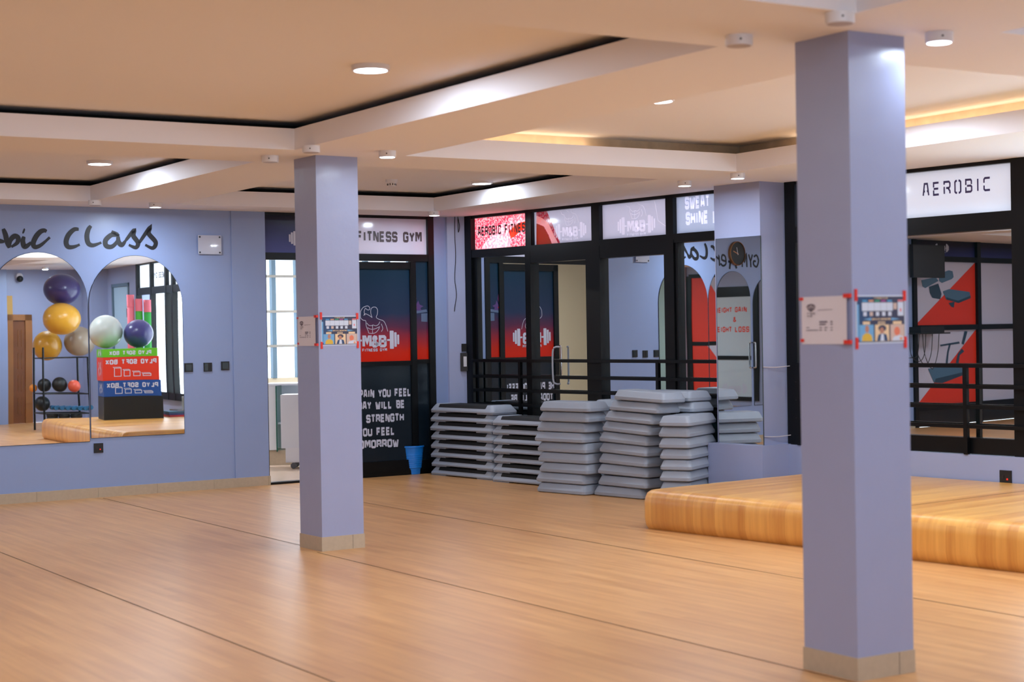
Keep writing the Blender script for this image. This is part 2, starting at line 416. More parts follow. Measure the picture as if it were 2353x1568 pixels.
MAN = [[(38, 190), (58, 160), (95, 147), (113, 162), (108, 178), (92, 178), (78, 163)],
 [(76, 166), (66, 195), (74, 222)], [(62, 225), (74, 210), (104, 222), (132, 242)],
 [(38, 190), (36, 240), (58, 262), (78, 268), (82, 310), (97, 350), (99, 366)],
 [(130, 238), (121, 205), (124, 172), (142, 157), (165, 160), (177, 182), (174, 215), (166, 240), (188, 256), (225, 270), (246, 308), (259, 355)],
 [(86, 284), (104, 304), (128, 306), (136, 300)], [(138, 301), (162, 308), (184, 296), (194, 276)],
 [(92, 322), (108, 332), (130, 336)], [(138, 336), (162, 330), (186, 318)], [(134, 305), (133, 372)],
 [(100, 366), (130, 370), (160, 362), (184, 336), (192, 312)], [(206, 292), (218, 330), (206, 356)]]
def logo(mb, cx, cz, h, y, m=0, line=.045, man=True, kx=1.12, small=True):
    """dumbbell, M&B, small line of text and the outlined man; h = height of the big letters; centre of the letters at cx, cz"""
    u = h / 100.0
    X = lambda q: cx + (q - 148) * u * kx
    Z = lambda q: cz - (q - 435) * u
    text(mb, 'M&B', X(148), cz - h / 2, h, y, .24, m, gap=.04, sx=.82 * kx / 1.12, align='c')
    for sgn in (1, -1):
        for a, b, t, o in ((127, 160, 350, 498), (164, 185, 363, 482), (189, 206, 383, 462)):
            x0, x1 = sorted((cx + sgn * a * u * kx, cx + sgn * b * u * kx))
            c = 4 * u
            mb.face([(x0 + c, y, Z(o)), (x1 - c, y, Z(o)), (x1, y, Z(o) + c), (x1, y, Z(t) - c), (x1 - c, y, Z(t)), (x0 + c, y, Z(t)), (x0, y, Z(t) - c), (x0, y, Z(o) + c)], m)
        x0, x1 = sorted((cx + sgn * 104 * u * kx, cx + sgn * 128 * u * kx))
        mb.face([(x0, y, Z(433)), (x1, y, Z(433)), (x1, y, Z(418)), (x0, y, Z(418))], m)
    if small: text(mb, 'FITNESS GYM', cx, Z(516), 24 * u, y, .22, m, gap=.22, sx=.92 * kx / 1.12, align='c')
    if man:
        for pl in MAN:
            P = catmull([(X(p[0]), Z(p[1]), 0) for p in pl], 4)
            mb.bar([(p.x, p.y) for p in P], line * h, y, m)

# ================================================================== THE ROOM
GA = R_(32.0); CF = Frame(atz(741, 1268, 0), GA)
u_dir = -LW.i                                                   # out of the left wall, into the room
C0 = LW.P(-9, 0); DW = Frame((8.69, 6.90), LW.a + pi)           # wall with the wooden door (behind the rack, right of the frame)
D1 = DW.P(4.95, 0); RT = Frame(D1, LW.a - pi / 2)               # return wall, then the rear wall
R1 = D1 + u_dir * 6.0
BK = Frame(R1, LW.a + pi)                                       # rear wall, behind the camera
k_ = (R1 - C0).dot(LW.e); C1 = R1 - LW.e * k_
poly = [C0, LW.P(4.95, 0), WW.P(-.3, 0), WW.P(14.48, 0), D1, R1, C1]

fl = MB(); fl.slab([(p.x, p.y) for p in poly], -.12, 0)
def fstrip(a, b, w=.007):                                       # vinyl sheet joints
    d = (b - a).normalized(); n = Vector((-d.y, d.x, 0)) * w / 2
    fl.face([a - n + Vector((0, 0, .0012)), b - n + Vector((0, 0, .0012)), b + n + Vector((0, 0, .0012)), a + n + Vector((0, 0, .0012))], 1)
for x, y0, y1 in ((1.76, -9, 3.6), (-1.86, -9, 3.2), (-3.66, -9, 2), (.02, .36, 4.9), (-.05, -9, -.02)):
    fstrip(CF.P(x, 0, y0), CF.P(x, 0, y1))
struct(fl.done('floor', [FLOORM, SEAM]))

# ceiling: flat soffit with sunken edges of raised trays, slot above each fascia, shade painted into most
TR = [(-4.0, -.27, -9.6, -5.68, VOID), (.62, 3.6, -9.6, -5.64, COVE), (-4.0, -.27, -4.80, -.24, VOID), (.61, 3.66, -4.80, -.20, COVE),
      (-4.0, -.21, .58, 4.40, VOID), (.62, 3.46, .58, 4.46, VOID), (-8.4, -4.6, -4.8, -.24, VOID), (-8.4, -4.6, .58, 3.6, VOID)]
xs = sorted({-16, 12} | {t[0] for t in TR} | {t[1] for t in TR}); ys = sorted({-22, 9} | {t[2] for t in TR} | {t[3] for t in TR})
ce = MB()
for a, b in zip(xs, xs[1:]):
    for c, d in zip(ys, ys[1:]):
        mx, my = (a + b) / 2, (c + d) / 2
        if any(t[0] < mx < t[1] and t[2] < my < t[3] for t in TR): continue
        ce.face([CF.P(a, CEIL, c), CF.P(b, CEIL, c), CF.P(b, CEIL, d), CF.P(a, CEIL, d)], 0)
for x0, x1, y0, y1, cm in TR:
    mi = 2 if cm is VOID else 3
    q = [(x0, y0), (x1, y0), (x1, y1), (x0, y1)]
    lip = .145; gap = .05 if cm is VOID else .09; g = .22
    Q = [(x0 - g, y0 - g), (x1 + g, y0 - g), (x1 + g, y1 + g), (x0 - g, y1 + g)]
    for k in range(4):
        j = (k + 1) % 4
        ce.face([CF.P(*[q[k][0], CEIL, q[k][1]]), CF.P(q[j][0], CEIL, q[j][1]), CF.P(q[j][0], CEIL + lip, q[j][1]), CF.P(q[k][0], CEIL + lip, q[k][1])], 1)
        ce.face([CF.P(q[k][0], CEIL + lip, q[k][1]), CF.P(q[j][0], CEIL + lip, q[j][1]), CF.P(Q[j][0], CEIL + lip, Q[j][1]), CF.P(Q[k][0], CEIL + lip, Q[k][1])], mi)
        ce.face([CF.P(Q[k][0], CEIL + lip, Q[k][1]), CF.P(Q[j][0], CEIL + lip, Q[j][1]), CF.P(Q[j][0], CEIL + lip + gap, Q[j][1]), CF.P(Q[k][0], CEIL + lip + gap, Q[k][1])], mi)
    ce.face([CF.P(a, CEIL + lip + gap, b) for a, b in Q], 0)
big = [(-16, -22), (12, -22), (12, 9), (-16, 9)]
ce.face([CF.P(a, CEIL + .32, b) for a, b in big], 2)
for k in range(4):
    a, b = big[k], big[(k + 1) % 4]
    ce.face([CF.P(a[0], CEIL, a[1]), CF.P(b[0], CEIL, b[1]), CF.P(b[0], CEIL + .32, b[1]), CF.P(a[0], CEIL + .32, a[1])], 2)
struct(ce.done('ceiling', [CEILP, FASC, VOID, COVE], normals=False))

WARM = emit_mat('warm_strip_light', (1.0, .80, .58), 9)
for k, (a, b) in enumerate((((.75, -.06), (2.35, -.06)), ((3.80, -.75), (3.80, -3.4)))):
    m = MB(); m.tube([CF.P(a[0], CEIL + .158, a[1]), CF.P(b[0], CEIL + .158, b[1])], .006, 6)
    tag(m.done('cove_strip_light', WARM), 'warm strip light hidden in the slot of the right ceiling tray, %s' % ('far edge' if k == 0 else 'window edge'), 'strip light', 'warm strip lights in the right tray')
# walls -------------------------------------------------------------
def wall(name, F, x0, x1, z0=0, z1=CEIL, y0=0, y1=.2, m=PAINT, holes=()):
    w = MB(); cuts = sorted({x0, x1} | {h[0] for h in holes} | {h[1] for h in holes})
    for a, b in zip(cuts, cuts[1:]):
        hs = [h for h in holes if h[0] <= (a + b) / 2 <= h[1]]
        if not hs: w.box(a, b, y0, y1, z0, z1)
        else:
            if hs[0][2] > z0: w.box(a, b, y0, y1, z0, hs[0][2])
            if hs[0][3] < z1: w.box(a, b, y0, y1, hs[0][3], z1)
    return struct(w.done(name, m, loc=F.O, rot=F.a))
GYMX0, GYMX1 = -8.9, -3.86            # glazed gym partition further along the left wall
w = MB(); w.box(GYMX1, 2.38, 0, .2, 0, CEIL); w.box(2.38, 2.754, -.012, .2, 0, CEIL); w.box(-9.2, GYMX0, 0, .2, 0, CEIL); w.box(4.778, 5.15, 0, .2, 0, CEIL)
struct(w.done('wall_left', PAINTL, loc=LW.O, rot=LW.a))
sk = MB()
for a in [-3.86 + .6 * k for k in range(12)]:
    b = min(a + .598, 2.76)
    if a < 2.75: sk.box(max(a, GYMX1), b, -.024, 0.0, 0, .095)
sk.box(GYMX1, 2.75, -.019, 0, 0, .09, 1); sk.box(2.756, 2.77, -.012, .2, 0, .095)
struct(sk.done('baseboard_left', [SKIRT, GROUT], loc=LW.O, rot=LW.a))
cb = MB(); cb.slab([(-.75, -.165), (-.125, -.165), (.012, .0), (.012, .25), (-.75, .25)], 0, CEIL)
struct(cb.done('wall_corner', PAINT, loc=WW.O, rot=WW.a))
wl = MB()                                                        # low wall and pillars along the window side
wl.box(4.62, 14.48, .02, .25, 0, .50); wl.box(4.60, 9.0, -.06, .03, 0, .50)
wl.box(0, 4.62, .06, .25, 0, .06)
wl.box(13.9, 14.6, -.3, .25, 0, CEIL)
struct(wl.done('wall_window', PAINT, loc=WW.O, rot=WW.a))
PX0 = WW.px(1647, 800, -.33)[0]; PX1 = 4.62
pl = MB(); pl.box(PX0 - .01, PX1, -.325, .25, .5, CEIL); 
BX0 = WW.px(1627, 1060, -.40)[0]; BX1 = WW.px(1752, 1060, -.40)[0]
pl.box(BX0, BX1, -.40, .25, 0, .505)
struct(pl.done('wall_pillar', COLPAINT, loc=WW.O, rot=WW.a, bevel=.006))
wall('wall_door', DW, -.2, 5.15)
wall('wall_return', RT, 0, 6.2)
BWIN = [(.8 + 3.2 * k, 3.4 + 3.2 * k, .9, 2.6) for k in range(3)]
wall('wall_rear', BK, -.2, k_ + .2, holes=BWIN)
FL = Frame(C1, LW.a + pi / 2)
wall('wall_side', FL, 0, 21)

# unseen rear windows, added to let daylight in from behind ------------------------------------------
def portal(F, x0, x1, z0, z1, y):
    l = bpy.data.lights.new('daylight_portal', 'AREA'); l.shape = 'RECTANGLE'; l.size = x1 - x0; l.size_y = z1 - z0
    l.cycles.is_portal = True
    o = bpy.data.objects.new('daylight_portal', l); COL.objects.link(o)
    o.location = F.P((x0 + x1) / 2, (z0 + z1) / 2, y)
    o.rotation_euler = (F.i * -1).to_track_quat('-Z', 'Y').to_euler()
for k, (a, b, c, d) in enumerate(BWIN):
    r = struct(thing('window_%d' % (5 + k), None, None, BK.O, BK.a))
    f = MB()
    for q in (a, (a + b) / 2, b): f.box(q - .03, q + .03, .02, .1, c, d)
    for q in (c, d): f.box(a, b, .02, .1, q - .03, q + .03)
    f.done('window_frame', BLACK, r)
    g = MB(); g.face([(a, .06, c), (b, .06, c), (b, .06, d), (a, .06, d)]); g.done('pane', CLEAR, r)
    portal(BK, a, b, c, d, .16)

# ------------------------------------------------------------------ gym entrance partition (in the left wall)
E0, E1 = 2.754, 4.778
d1 = struct(thing('door_1', None, None, LW.O, LW.a))
f = MB(); T = .06
f.box(E0, E1, 0.0, T, 2.77, CEIL); f.box(E0, E1, -.005, T, 2.31, 2.385)
f.box(E1 - .075, E1, -.01, T, 0, CEIL); f.box(E0, E0 + .012, 0, T, 0, 2.31)
f.box(3.56, 3.60, 0, T, 2.385, 2.77); f.box(E0, 3.6, 0, .1, 0, .022); f.box(3.6, E1, 0, .08, 0, .05)
f.box(4.487, 4.55, 0.0, T, 0, 2.31); f.box(4.53, E1, 0, T, 1.20, 1.245); f.box(4.53, E1, 0, T, 0, .15)
f.done('door_frame', BLACK, d1, bevel=.004)
NAVY = gradient_mat('navy_red_film', [(0, '#e02200'), (.17, '#cc2408'), (.42, '#5a2a48'), (.56, '#233250'), (1.0, '#0f2c40')], 1.22, 2.25)
NAVYT = gradient_mat('navy_transom_film', [(0, '#565fa0'), (.7, '#2a2d5e'), (1, '#181126')], 2.38, 2.76)
LAVF = film_mat('lavender_film', '#e6e0f4', .48)
DARKF = mat('dark_teal_film', '#101c26', .25, var=.25, vscale=3)
p = MB(); p.box(E0 + .01, 3.57, .02, .03, 2.385, 2.77); tn = p.done('transom_pane', NAVYT, d1)
lg = MB(); logo(lg, 3.27, 2.525, .10, .018); lg.done('dumbbell_logo', LETTERW, d1)
p = MB(); p.face([(3.6, .025, 2.385), (E1 - .07, .025, 2.385), (E1 - .07, .025, 2.77), (3.6, .025, 2.77)]); p.done('transom_pane', LAVF, d1)
p = MB(); fit(p, 'FITNESS GYM', LW.px(822, 545)[0], LW.px(971, 545)[0], 2.515, .115, .018, .24, gap=.17); p.done('transom_lettering', LETTERG, d1)
p = MB(); p.box(4.53, E1 - .07, .02, .03, 1.24, 2.31); p.done('side_pane', NAVY, d1)
p = MB(); p.box(4.53, E1 - .07, .02, .03, .15, 1.2); p.done('side_pane', DARKF, d1)
MAG = mat('magenta_print', '#b3478f', .4); PUR = mat('purple_print', '#5a3a78', .4); STL = mat('steel_blue_print', '#5d6f8e', .4)
p = MB()
def LX(x, y): q = LW.px(x, y); return (q[0], q[1])
def lpoly(mb, pts, y, m=0): mb.face([(a[0], y, a[1]) for a in (LX(*q) for q in pts)], m)
lpoly(p, [(954, 672), (957, 676), (959, 686), (957, 696), (954, 702)], .0185, 0)
lpoly(p, [(955, 706), (963, 691), (966, 700), (975, 704), (968, 708), (971, 714), (955, 714)], .018, 1)
lpoly(p, [(955, 703), (960, 708), (955, 711)], .0175, 3)
lpoly(p, [(955, 715), (982, 711), (984, 717), (955, 721)], .018, 2); lpoly(p, [(970, 721), (984, 720), (984, 740), (970, 739)], .018, 2)
p.done('side_print', [MAG, PUR, STL, REDV], d1)
lf = MB()                                                        # the closed leaf
q0, q1 = 3.60, 4.495
lf.box(q0, q0 + .075, .002, .05, .03, 2.3); lf.box(q1 - .02, q1, .002, .05, .03, 2.3)
lf.box(q0, q1, .002, .05, 2.225, 2.3); lf.box(q0, q1, .002, .05, 1.185, 1.235); lf.box(q0, q1, .002, .05, .03, .165)
leaf = lf.done('door_leaf', BLACK, d1, bevel=.004)
p = MB(); p.box(q0 + .07, q1 - .02, .02, .03, 1.23, 2.23); p.done('upper_pane', NAVY, leaf)
p = MB(); p.box(q0 + .07, q1 - .02, .02, .03, .16, 1.19); p.done('lower_pane', DARKF, leaf)
lg = MB(); lx, lz = LW.px(862.5, 785); logo(lg, lx, lz, .132, .017); lg.done('dumbbell_logo', LETTERW, leaf)
p = MB()
for s, pa, pb_, py in (('THE PAIN YOU FEEL', 789, 944.5, 904), ('TODAY WILL BE', 804, 930, 931), ('THE STRENGTH', 802, 930, 961.5), ('YOU FEEL', 825, 907, 992), ('TOMORROW', 816, 918, 1020)):
    zc = LW.px(880, py)[1]
    fit(p, s, LW.px(pa, py)[0], LW.px(pb_, py)[0], zc - .045, .090, .017, .26, gap=.14)
p.done('motto_lettering', LETTERW, leaf)
hd = MB(); hx = q0 + .04
hd.tube([(hx, .0, .98), (hx, -.055, .98), (hx, -.06, 1.0), (hx, -.06, 1.33), (hx, -.055, 1.35), (hx, .0, 1.35)], .014, 10)
hd.done('handle', CHROME, leaf, smooth=50)

# ------------------------------------------------------------------ reception behind the opening
rf = MB(); rf.box(-1.5, 7.2, .1, 3.6, -.1, 0); struct(rf.done('floor_reception', mat('pink_cream_tile', '#d9c4b4', .25), loc=LW.O, rot=LW.a))
rc = MB(); rc.box(-1.5, 7.2, .2, 3.6, CEIL - .15, CEIL + .1); struct(rc.done('ceiling_reception', CEILP, loc=LW.O, rot=LW.a))
RWX0, RWX1, RWZ0, RWZ1, RY = 3.1, 6.6, 1.0, 2.5, 3.3
rw = MB()
for a, b, z0, z1 in ((-1.5, RWX0, 0, CEIL), (RWX1, 7.2, 0, CEIL), (RWX0, RWX1, 0, RWZ0), (RWX0, RWX1, RWZ1, CEIL)): rw.box(a, b, RY, RY + .2, z0, z1)
rw.box(-1.6, -1.5, .2, 3.5, 0, CEIL); rw.box(7.2, 7.3, .2, 3.5, 0, CEIL)
struct(rw.done('wall_reception', CREAM, loc=LW.O, rot=LW.a))
wn = struct(thing('window_4', None, None, LW.O, LW.a))
BLG = mat('blue_grey_frame', '#567488', .4)
f = MB()
for x in [RWX0 + .03 + .33 * k for k in range(11)]: f.box(x - .028, x + .028, RY - .02, RY + .05, RWZ0, RWZ1)
f.done('mullions', BLG, wn)
f = MB()
for z in (1.40, 1.83, 2.27): f.box(RWX0, RWX1, RY - .03, RY + .02, z - .016, z + .016)
f.done('grille_bars', mat('cream_bar', '#99968e', .5), wn)
g = MB(); g.face([(RWX0, RY + .02, RWZ0), (RWX1, RY + .02, RWZ0), (RWX1, RY + .02, RWZ1), (RWX0, RY + .02, RWZ1)]); g.done('pane', TINTED, wn)
portal(LW, RWX0, RWX1, RWZ0, RWZ1, RY + .15)
# wooden door frame seen at the side of the reception
rd = struct(thing('door_2', None, None, LW.O, LW.a))
f = MB(); f.box(2.05, 2.17, RY - .05, RY, 0, 2.15); f.box(.95, 1.07, RY - .05, RY, 0, 2.15); f.box(.95, 2.17, RY - .05, RY, 2.08, 2.2)
f.done('door_frame', mat('brown_wood_trim', '#8a5a30', .4, var=.2), rd)
f = MB(); f.box(1.07, 2.05, RY - .03, RY, 0, 2.08); f.done('door_leaf', mat('pale_green_door', '#b8c4bc', .4), rd)

def PV(px, py, Y): return LW.loc(atdepth(px, py, Y))
for q in (1.6, 4.6):  # unseen lamps added to brighten the reception
    t = thing('ceiling_light', 'added unseen ceiling light brightening the reception behind the wall', 'ceiling light', LW.P(q, CEIL - .2, 1.8), 0, 'added reception lights')
    m = MB(); m.lathe([(.1, 0), (.12, .006), (.12, .05), (.03, .05)], seg=28); m.done('housing', WHITE, t, smooth=40)
    m = MB(); m.lathe([(.02, -.001), (.1, -.001), (.1, .004), (.02, .004)], seg=28); m.done('diffuser', LITD, t)
    l = bpy.data.lights.new('led', 'AREA'); l.shape = 'DISK'; l.size = .2; l.energy = 30; l.color = (1, .95, .88)
    o = bpy.data.objects.new('led', l); COL.objects.link(o); o.parent = t; o.location = (0, 0, -.004)
c0 = atdepth(620, 900, 19.5)
ct = thing('reception_counter', 'white counter with glass end panel seen through the open doorway', 'counter', (c0.x, c0.y, 0))
def lc(px, py, Y=19.5): p = atdepth(px, py, Y); return p.x - c0.x, p.z
x1 = lc(633, 900)[0]; ztop = lc(630, 886)[1]; zpl = lc(628, 1035)[1]; zsh = lc(650, 972)[1]
m = MB(); m.box(-.06, x1, 0, .5, zpl, ztop); m.box(-.06, x1 + .9, -.01, .52, ztop, ztop + .02); m.box(x1, x1 + .9, .44, .5, zpl, ztop); m.done('body', WHITEP, ct, bevel=.004)
m = MB(); m.box(x1 + .002, x1 + .014, -.012, .42, zpl - .02, ztop - .01); m.done('glass_panel', mat('green_edge_glass', '#1d5a48', .1), ct)
m = MB(); m.box(x1 + .016, x1 + .9, .05, .44, zsh - .02, zsh); m.done('shelf', WHITEP, ct)
m = MB(); m.box(-.05, x1 + .18, .02, .48, 0, zpl - .005); m.done('plinth', SKIRT, ct)
p0 = atdepth(645, 960, 18.9)
pd = thing('drawer_pedestal', 'white drawer pedestal on casters in front of the reception counter', 'pedestal', (p0.x, p0.y, 0))
zt = atdepth(650, 908, 18.9).z
m = MB(); m.box(0, .46, 0, .40, .24, zt); m.done('body', WHITEP, pd, bevel=.006)
m = MB(); m.box(.05, .46, -.012, .0, .085, .245); m.box(.05, .46, 0, .4, .075, .235); m.done('drawer', WHITE, pd, bevel=.004)
for cx in (.13, .40):
    for cy in (.06, .34):
        m = MB(); m.lathe([(.022, -.012), (.034, -.010), (.034, .010), (.022, .012)], (cx, cy, .034), 20, 0, 'y'); m.box(cx - .012, cx + .012, cy - .02, cy + .02, .05, .078)
        m.done('caster', mat('grey_caster', '#6d7078', .4), pd, smooth=40)

# ================================================================== WINDOW SIDE
GY = .03                                                          # depth of the glass
LAVW = film_mat('lavender_window_film', '#c4bccc', .205)
WHTW = film_mat('white_window_film', '#e6e8f2', .135)
BRIGHTW = film_mat('thin_white_window_film', '#eef0f6', .62)
GREYW = film_mat('blue_grey_window_film', '#b4b9cf', .2)
REDW = film_mat('red_speckled_film', '#f0304c', .6, '#f4a9a8')
WHTG = cutout_mat('white_print_film', .8)
ORNW = film_mat('orange_print_film', '#f47846', .7)
LOGOW = cutout_mat('pale_print_film', .32)
SLOGW = cutout_mat('slogan_film', .75)
TEALP = mat('dark_teal_panel', '#0f2a2e', .2)

def WX(x, y, o=0): q = WW.px(x, y, o); return q[0], q[1]
ZT = 2.427                                                        # underside of the transoms
w1 = struct(thing('window_1', None, None, WW.O, WW.a))
f = MB()
f.box(.013, .125, -.03, .06, .06, CEIL); f.box(0, 4.35, -.02, .06, .06, .16); f.box(.013, 4.35, -.025, .055, ZT - .085, ZT); f.box(.1, 4.35, -.02, .06, CEIL - .03, CEIL)
for a, b in ((1.047, 1.14), (2.085, 2.20), (3.142, 3.242)): f.box(a, b, -.02, .06, ZT, CEIL)
f.box(3.24, 3.29, -.015, .05, .1, ZT - .05); f.box(3.24, 4.35, -.015, .05, .74, .80); f.box(.125, .19, 0, .05, .1, ZT - .08)
f.done('window_frame', BLACK, w1, bevel=.004)
m = MB(); m.box(3.29, 4.35, GY, GY + .01, .10, .75); m.done('kick_panel', TEALP, w1)
m = MB(); m.box(.12, 1.05, GY, GY + .01, .15, ZT - .06); m.done('fixed_pane', GLASS, w1)
m = MB(); m.box(3.28, 4.35, GY, GY + .01, .79, ZT - .06); m.done('fixed_pane', GLASS, w1)
for a, b, sl, sr in ((1.045, 2.10, .085, .10), (2.10, 3.25, .11, .13)):
    m = MB(); m.box(a, a + sl, -.03, .05, .14, ZT - .06); m.box(b - sr, b, -.03, .05, .14, ZT - .06)
    m.box(a, b, -.028, .05, ZT - .185, ZT - .05); m.box(a, b, -.028, .05, .14, .30)
    lf = m.done('sliding_leaf', BLACK, w1, bevel=.005)
    m = MB(); m.box(a + sl - .01, b - sr + .01, GY, GY + .01, .28, ZT - .18); m.done('pane', GLASS, lf)
    if a < 2:
        m = MB(); hx, hz = WX(1285, 845); hz0 = WX(1285, 882)[1]; hz1 = WX(1285, 798)[1]
        m.tube(catmull([(hx + .04, -.02, hz1), (hx + .01, -.055, hz1), (hx - .01, -.075, hz1 - .05), (hx - .01, -.075, hz0 + .05), (hx + .01, -.055, hz0), (hx + .04, -.02, hz0)], 4), .010, 10)
        m.done('pull_handle', mat('satin_handle', '#a5a6b0', .35), lf, smooth=60)
# transom panes with printed film
def pane(x0, x1, m, name='transom_pane', z0=ZT, z1=CEIL, par=None):
    b = MB(); b.face([(x0, GY, z0), (x1, GY, z0), (x1, GY, z1), (x0, GY, z1)]); return b.done(name, m, par or w1)
YF = GY - .002
p1 = pane(.125, 1.05, REDW)
def wp(mb, pts, y, m=0): mb.face([(a[0], y, a[1]) for a in (WX(*q) for q in pts)], m)
m = MB()
wp(m, [(1102, 573), (1106, 563), (1116, 550), (1130, 538), (1138, 520), (1148, 514), (1156, 511), (1164, 522), (1165, 534), (1169, 545), (1168, 556), (1167, 568)], YF)
wp(m, [(1160, 514), (1168, 505), (1182, 493), (1198, 485), (1211, 480), (1211, 506), (1196, 511), (1184, 516), (1176, 522), (1168, 530)], YF)
m.done('white_shape_print', WHTG, w1)
m = MB(); wp(m, [(1165, 533), (1178, 518), (1192, 511), (1212, 505), (1212, 520), (1192, 530), (1176, 545), (1168, 547)], YF); m.done('orange_shape_print', ORNW, w1)
m = MB(); fit(m, 'AEROBIC FITNESS', WX(1094, 540)[0], WX(1211, 525)[0], WX(1094, 543)[1], .10, YF - .003, .2, gap=.2); m.done('transom_lettering', LETTERG, w1)
p2 = pane(1.13, 2.09, LAVW)
m = MB(); wp(m, [(1228, 478), (1247, 474), (1258, 500), (1283, 560), (1228, 566)], YF); m.done('red_shape_print', REDW, w1)
m = MB(); wp(m, [(1228, 496), (1238, 499), (1255, 512), (1268, 540), (1279, 561), (1265, 563), (1256, 540), (1245, 520), (1228, 513)], YF - .001); m.done('white_shape_print', WHTG, w1)
m = MB(); wp(m, [(1228, 514), (1244, 521), (1255, 541), (1263, 563), (1228, 566)], YF - .0005); m.done('orange_shape_print', ORNW, w1)
m = MB(); x, z = WX(1305, 533); logo(m, x, z, .105, YF, kx=1.15); m.done('dumbbell_logo', LOGOW, w1)
pane(2.18, 3.15, LAVW)
m = MB(); x, z = WX(1457, 520); logo(m, x, z, .115, YF, kx=1.12); m.done('dumbbell_logo', LOGOW, w1)
m = MB(); m.bar([WX(1494, 448), WX(1500, 465), WX(1507, 507), WX(1535, 527)], .006, YF); m.done('film_crease', LOGOW, w1)
pane(3.24, 4.35, GREYW)
m = MB(); x, z = WX(1569, 482); fit(m, 'SWEAT NOW', x, WX(1672, 470)[0], z, .125, YF, .27, gap=.14)
x, z = WX(1571, 518); fit(m, 'SHINE LATER', x, WX(1692, 505)[0], z, .125, YF, .27, gap=.14); m.done('transom_lettering', SLOGW, w1)

w2 = struct(thing('window_2', None, None, WW.O, WW.a))
f = MB()
for a, b in ((4.64, 4.76), (5.70, 5.80), (6.94, 7.07), (8.0, 8.1), (9.0, 9.1)): f.box(a, b, -.03, .06, .5, CEIL)
f.box(4.64, 9.1, -.028, .06, 2.26, 2.40); f.box(4.64, 9.1, -.028, .06, .505, .63); f.box(4.64, 9.1, -.02, .05, CEIL - .03, CEIL)
f.done('window_frame', BLACK, w2, bevel=.004)
for a, b in ((4.75, 5.71), (5.79, 6.95), (7.06, 8.01), (8.09, 9.01)):
    pane(a, b, CLEAR if a > 7 else GLASS, 'pane', .62, 2.27, w2)
    pane(a, b, BRIGHTW if a > 7 else (WHTW if a > 5 else GREYW), 'transom_pane', 2.39, CEIL, w2)
m = MB(); x0, z0 = WX(2115, 452); x1, z1 = WX(2270, 439)
fit(m, 'AEROBIC', x0, x1, (z0 + z1) / 2, .112, YF, .15, gap=.42, table=STENCIL)
m.done('transom_lettering', mat('violet_lettering', '#4a4480', .5), w2)

w3 = struct(thing('window_3', None, None, WW.O, WW.a))            # bright bays beyond the right edge of the photo
f = MB(); xs3 = [9.1, 9.95, 10.3, 11.12, 11.95]
for a in xs3: f.box(a - .04, a + .04, -.03, .06, .5, CEIL)
f.box(9.1, 11.98, -.025, .06, 2.26, 2.38); f.box(9.1, 11.98, -.025, .06, .5, .62); f.box(9.1, 11.98, -.02, .05, CEIL - .03, CEIL)
f.done('window_frame', BLACK, w3, bevel=.004)
for a, b in zip(xs3, xs3[1:]):
    pane(a, b, CLEAR, 'pane', .6, 2.27, w3); pane(a, b, BRIGHTW, 'transom_pane', 2.37, CEIL, w3)
m = MB(); text(m, 'FITNESS GYM', 10.7, 2.52, .10, YF - .003, .22, align='c', sx=.85); m.done('transom_lettering', LETTERG, w3)
portal(WW, 7.06, 9.0, .62, 2.27, .14); portal(WW, 9.1, 11.95, .6, 2.27, .14)
m = MB(); m.box(11.98, 12.5, .0, .25, .5, CEIL); m.box(13.6, 13.95, 0, .25, .5, CEIL); m.box(12.5, 13.6, 0, .25, 2.5, CEIL); struct(m.done('wall_panel', PAINT, loc=WW.O, rot=WW.a))
d3 = struct(thing('door_3', None, None, WW.O, WW.a))
LBL = mat('pale_blue_door', '#a9c3d6', .4)
m = MB(); m.box(12.5, 12.56, -.02, .1, .5, 2.5); m.box(13.54, 13.6, -.02, .1, .5, 2.5); m.box(12.5, 13.6, -.02, .1, 2.44, 2.5); m.done('door_frame', mat('slate_frame', '#61788a', .4), d3)
m = MB(); m.box(12.56, 13.54, .01, .06, .5, 2.44); lf = m.done('door_leaf', LBL, d3)
m = MB(); m.box(12.6, 12.62, -.03, .01, 1.9, 2.05); m.done('handle', BLACK, lf)

# railings in front of the glass -----------------------------------
def railing(x0, x1, zs, posts, zb, label, y=-.055):
    r = thing('window_railing', label, 'railing', WW.P(x0, zb, y), WW.a, 'black railings before the windows'); L = x1 - x0
    for z in zs:
        m = MB(); m.box(0, L, -.014, .014, z - zb - .015, z - zb + .015); m.done('rail', BLACK, r, bevel=.003)
    for p in posts:
        m = MB(); m.box(p - x0 - .018, p - x0 + .018, -.017, .017, 0, zs[0] - zb); m.done('post', BLACK, r, bevel=.003)
    return r
railing(.125, 4.3, (1.222, 1.053, .905, .755), (.16, .969, 3.043, 4.26), .06, 'black horizontal railing in front of the glass doors behind the step stacks')
railing(4.76, 9.0, (1.20, 1.035, .876, .722), (4.80, 6.52, 8.05), .50, 'black horizontal railing in front of the window right of the near column')

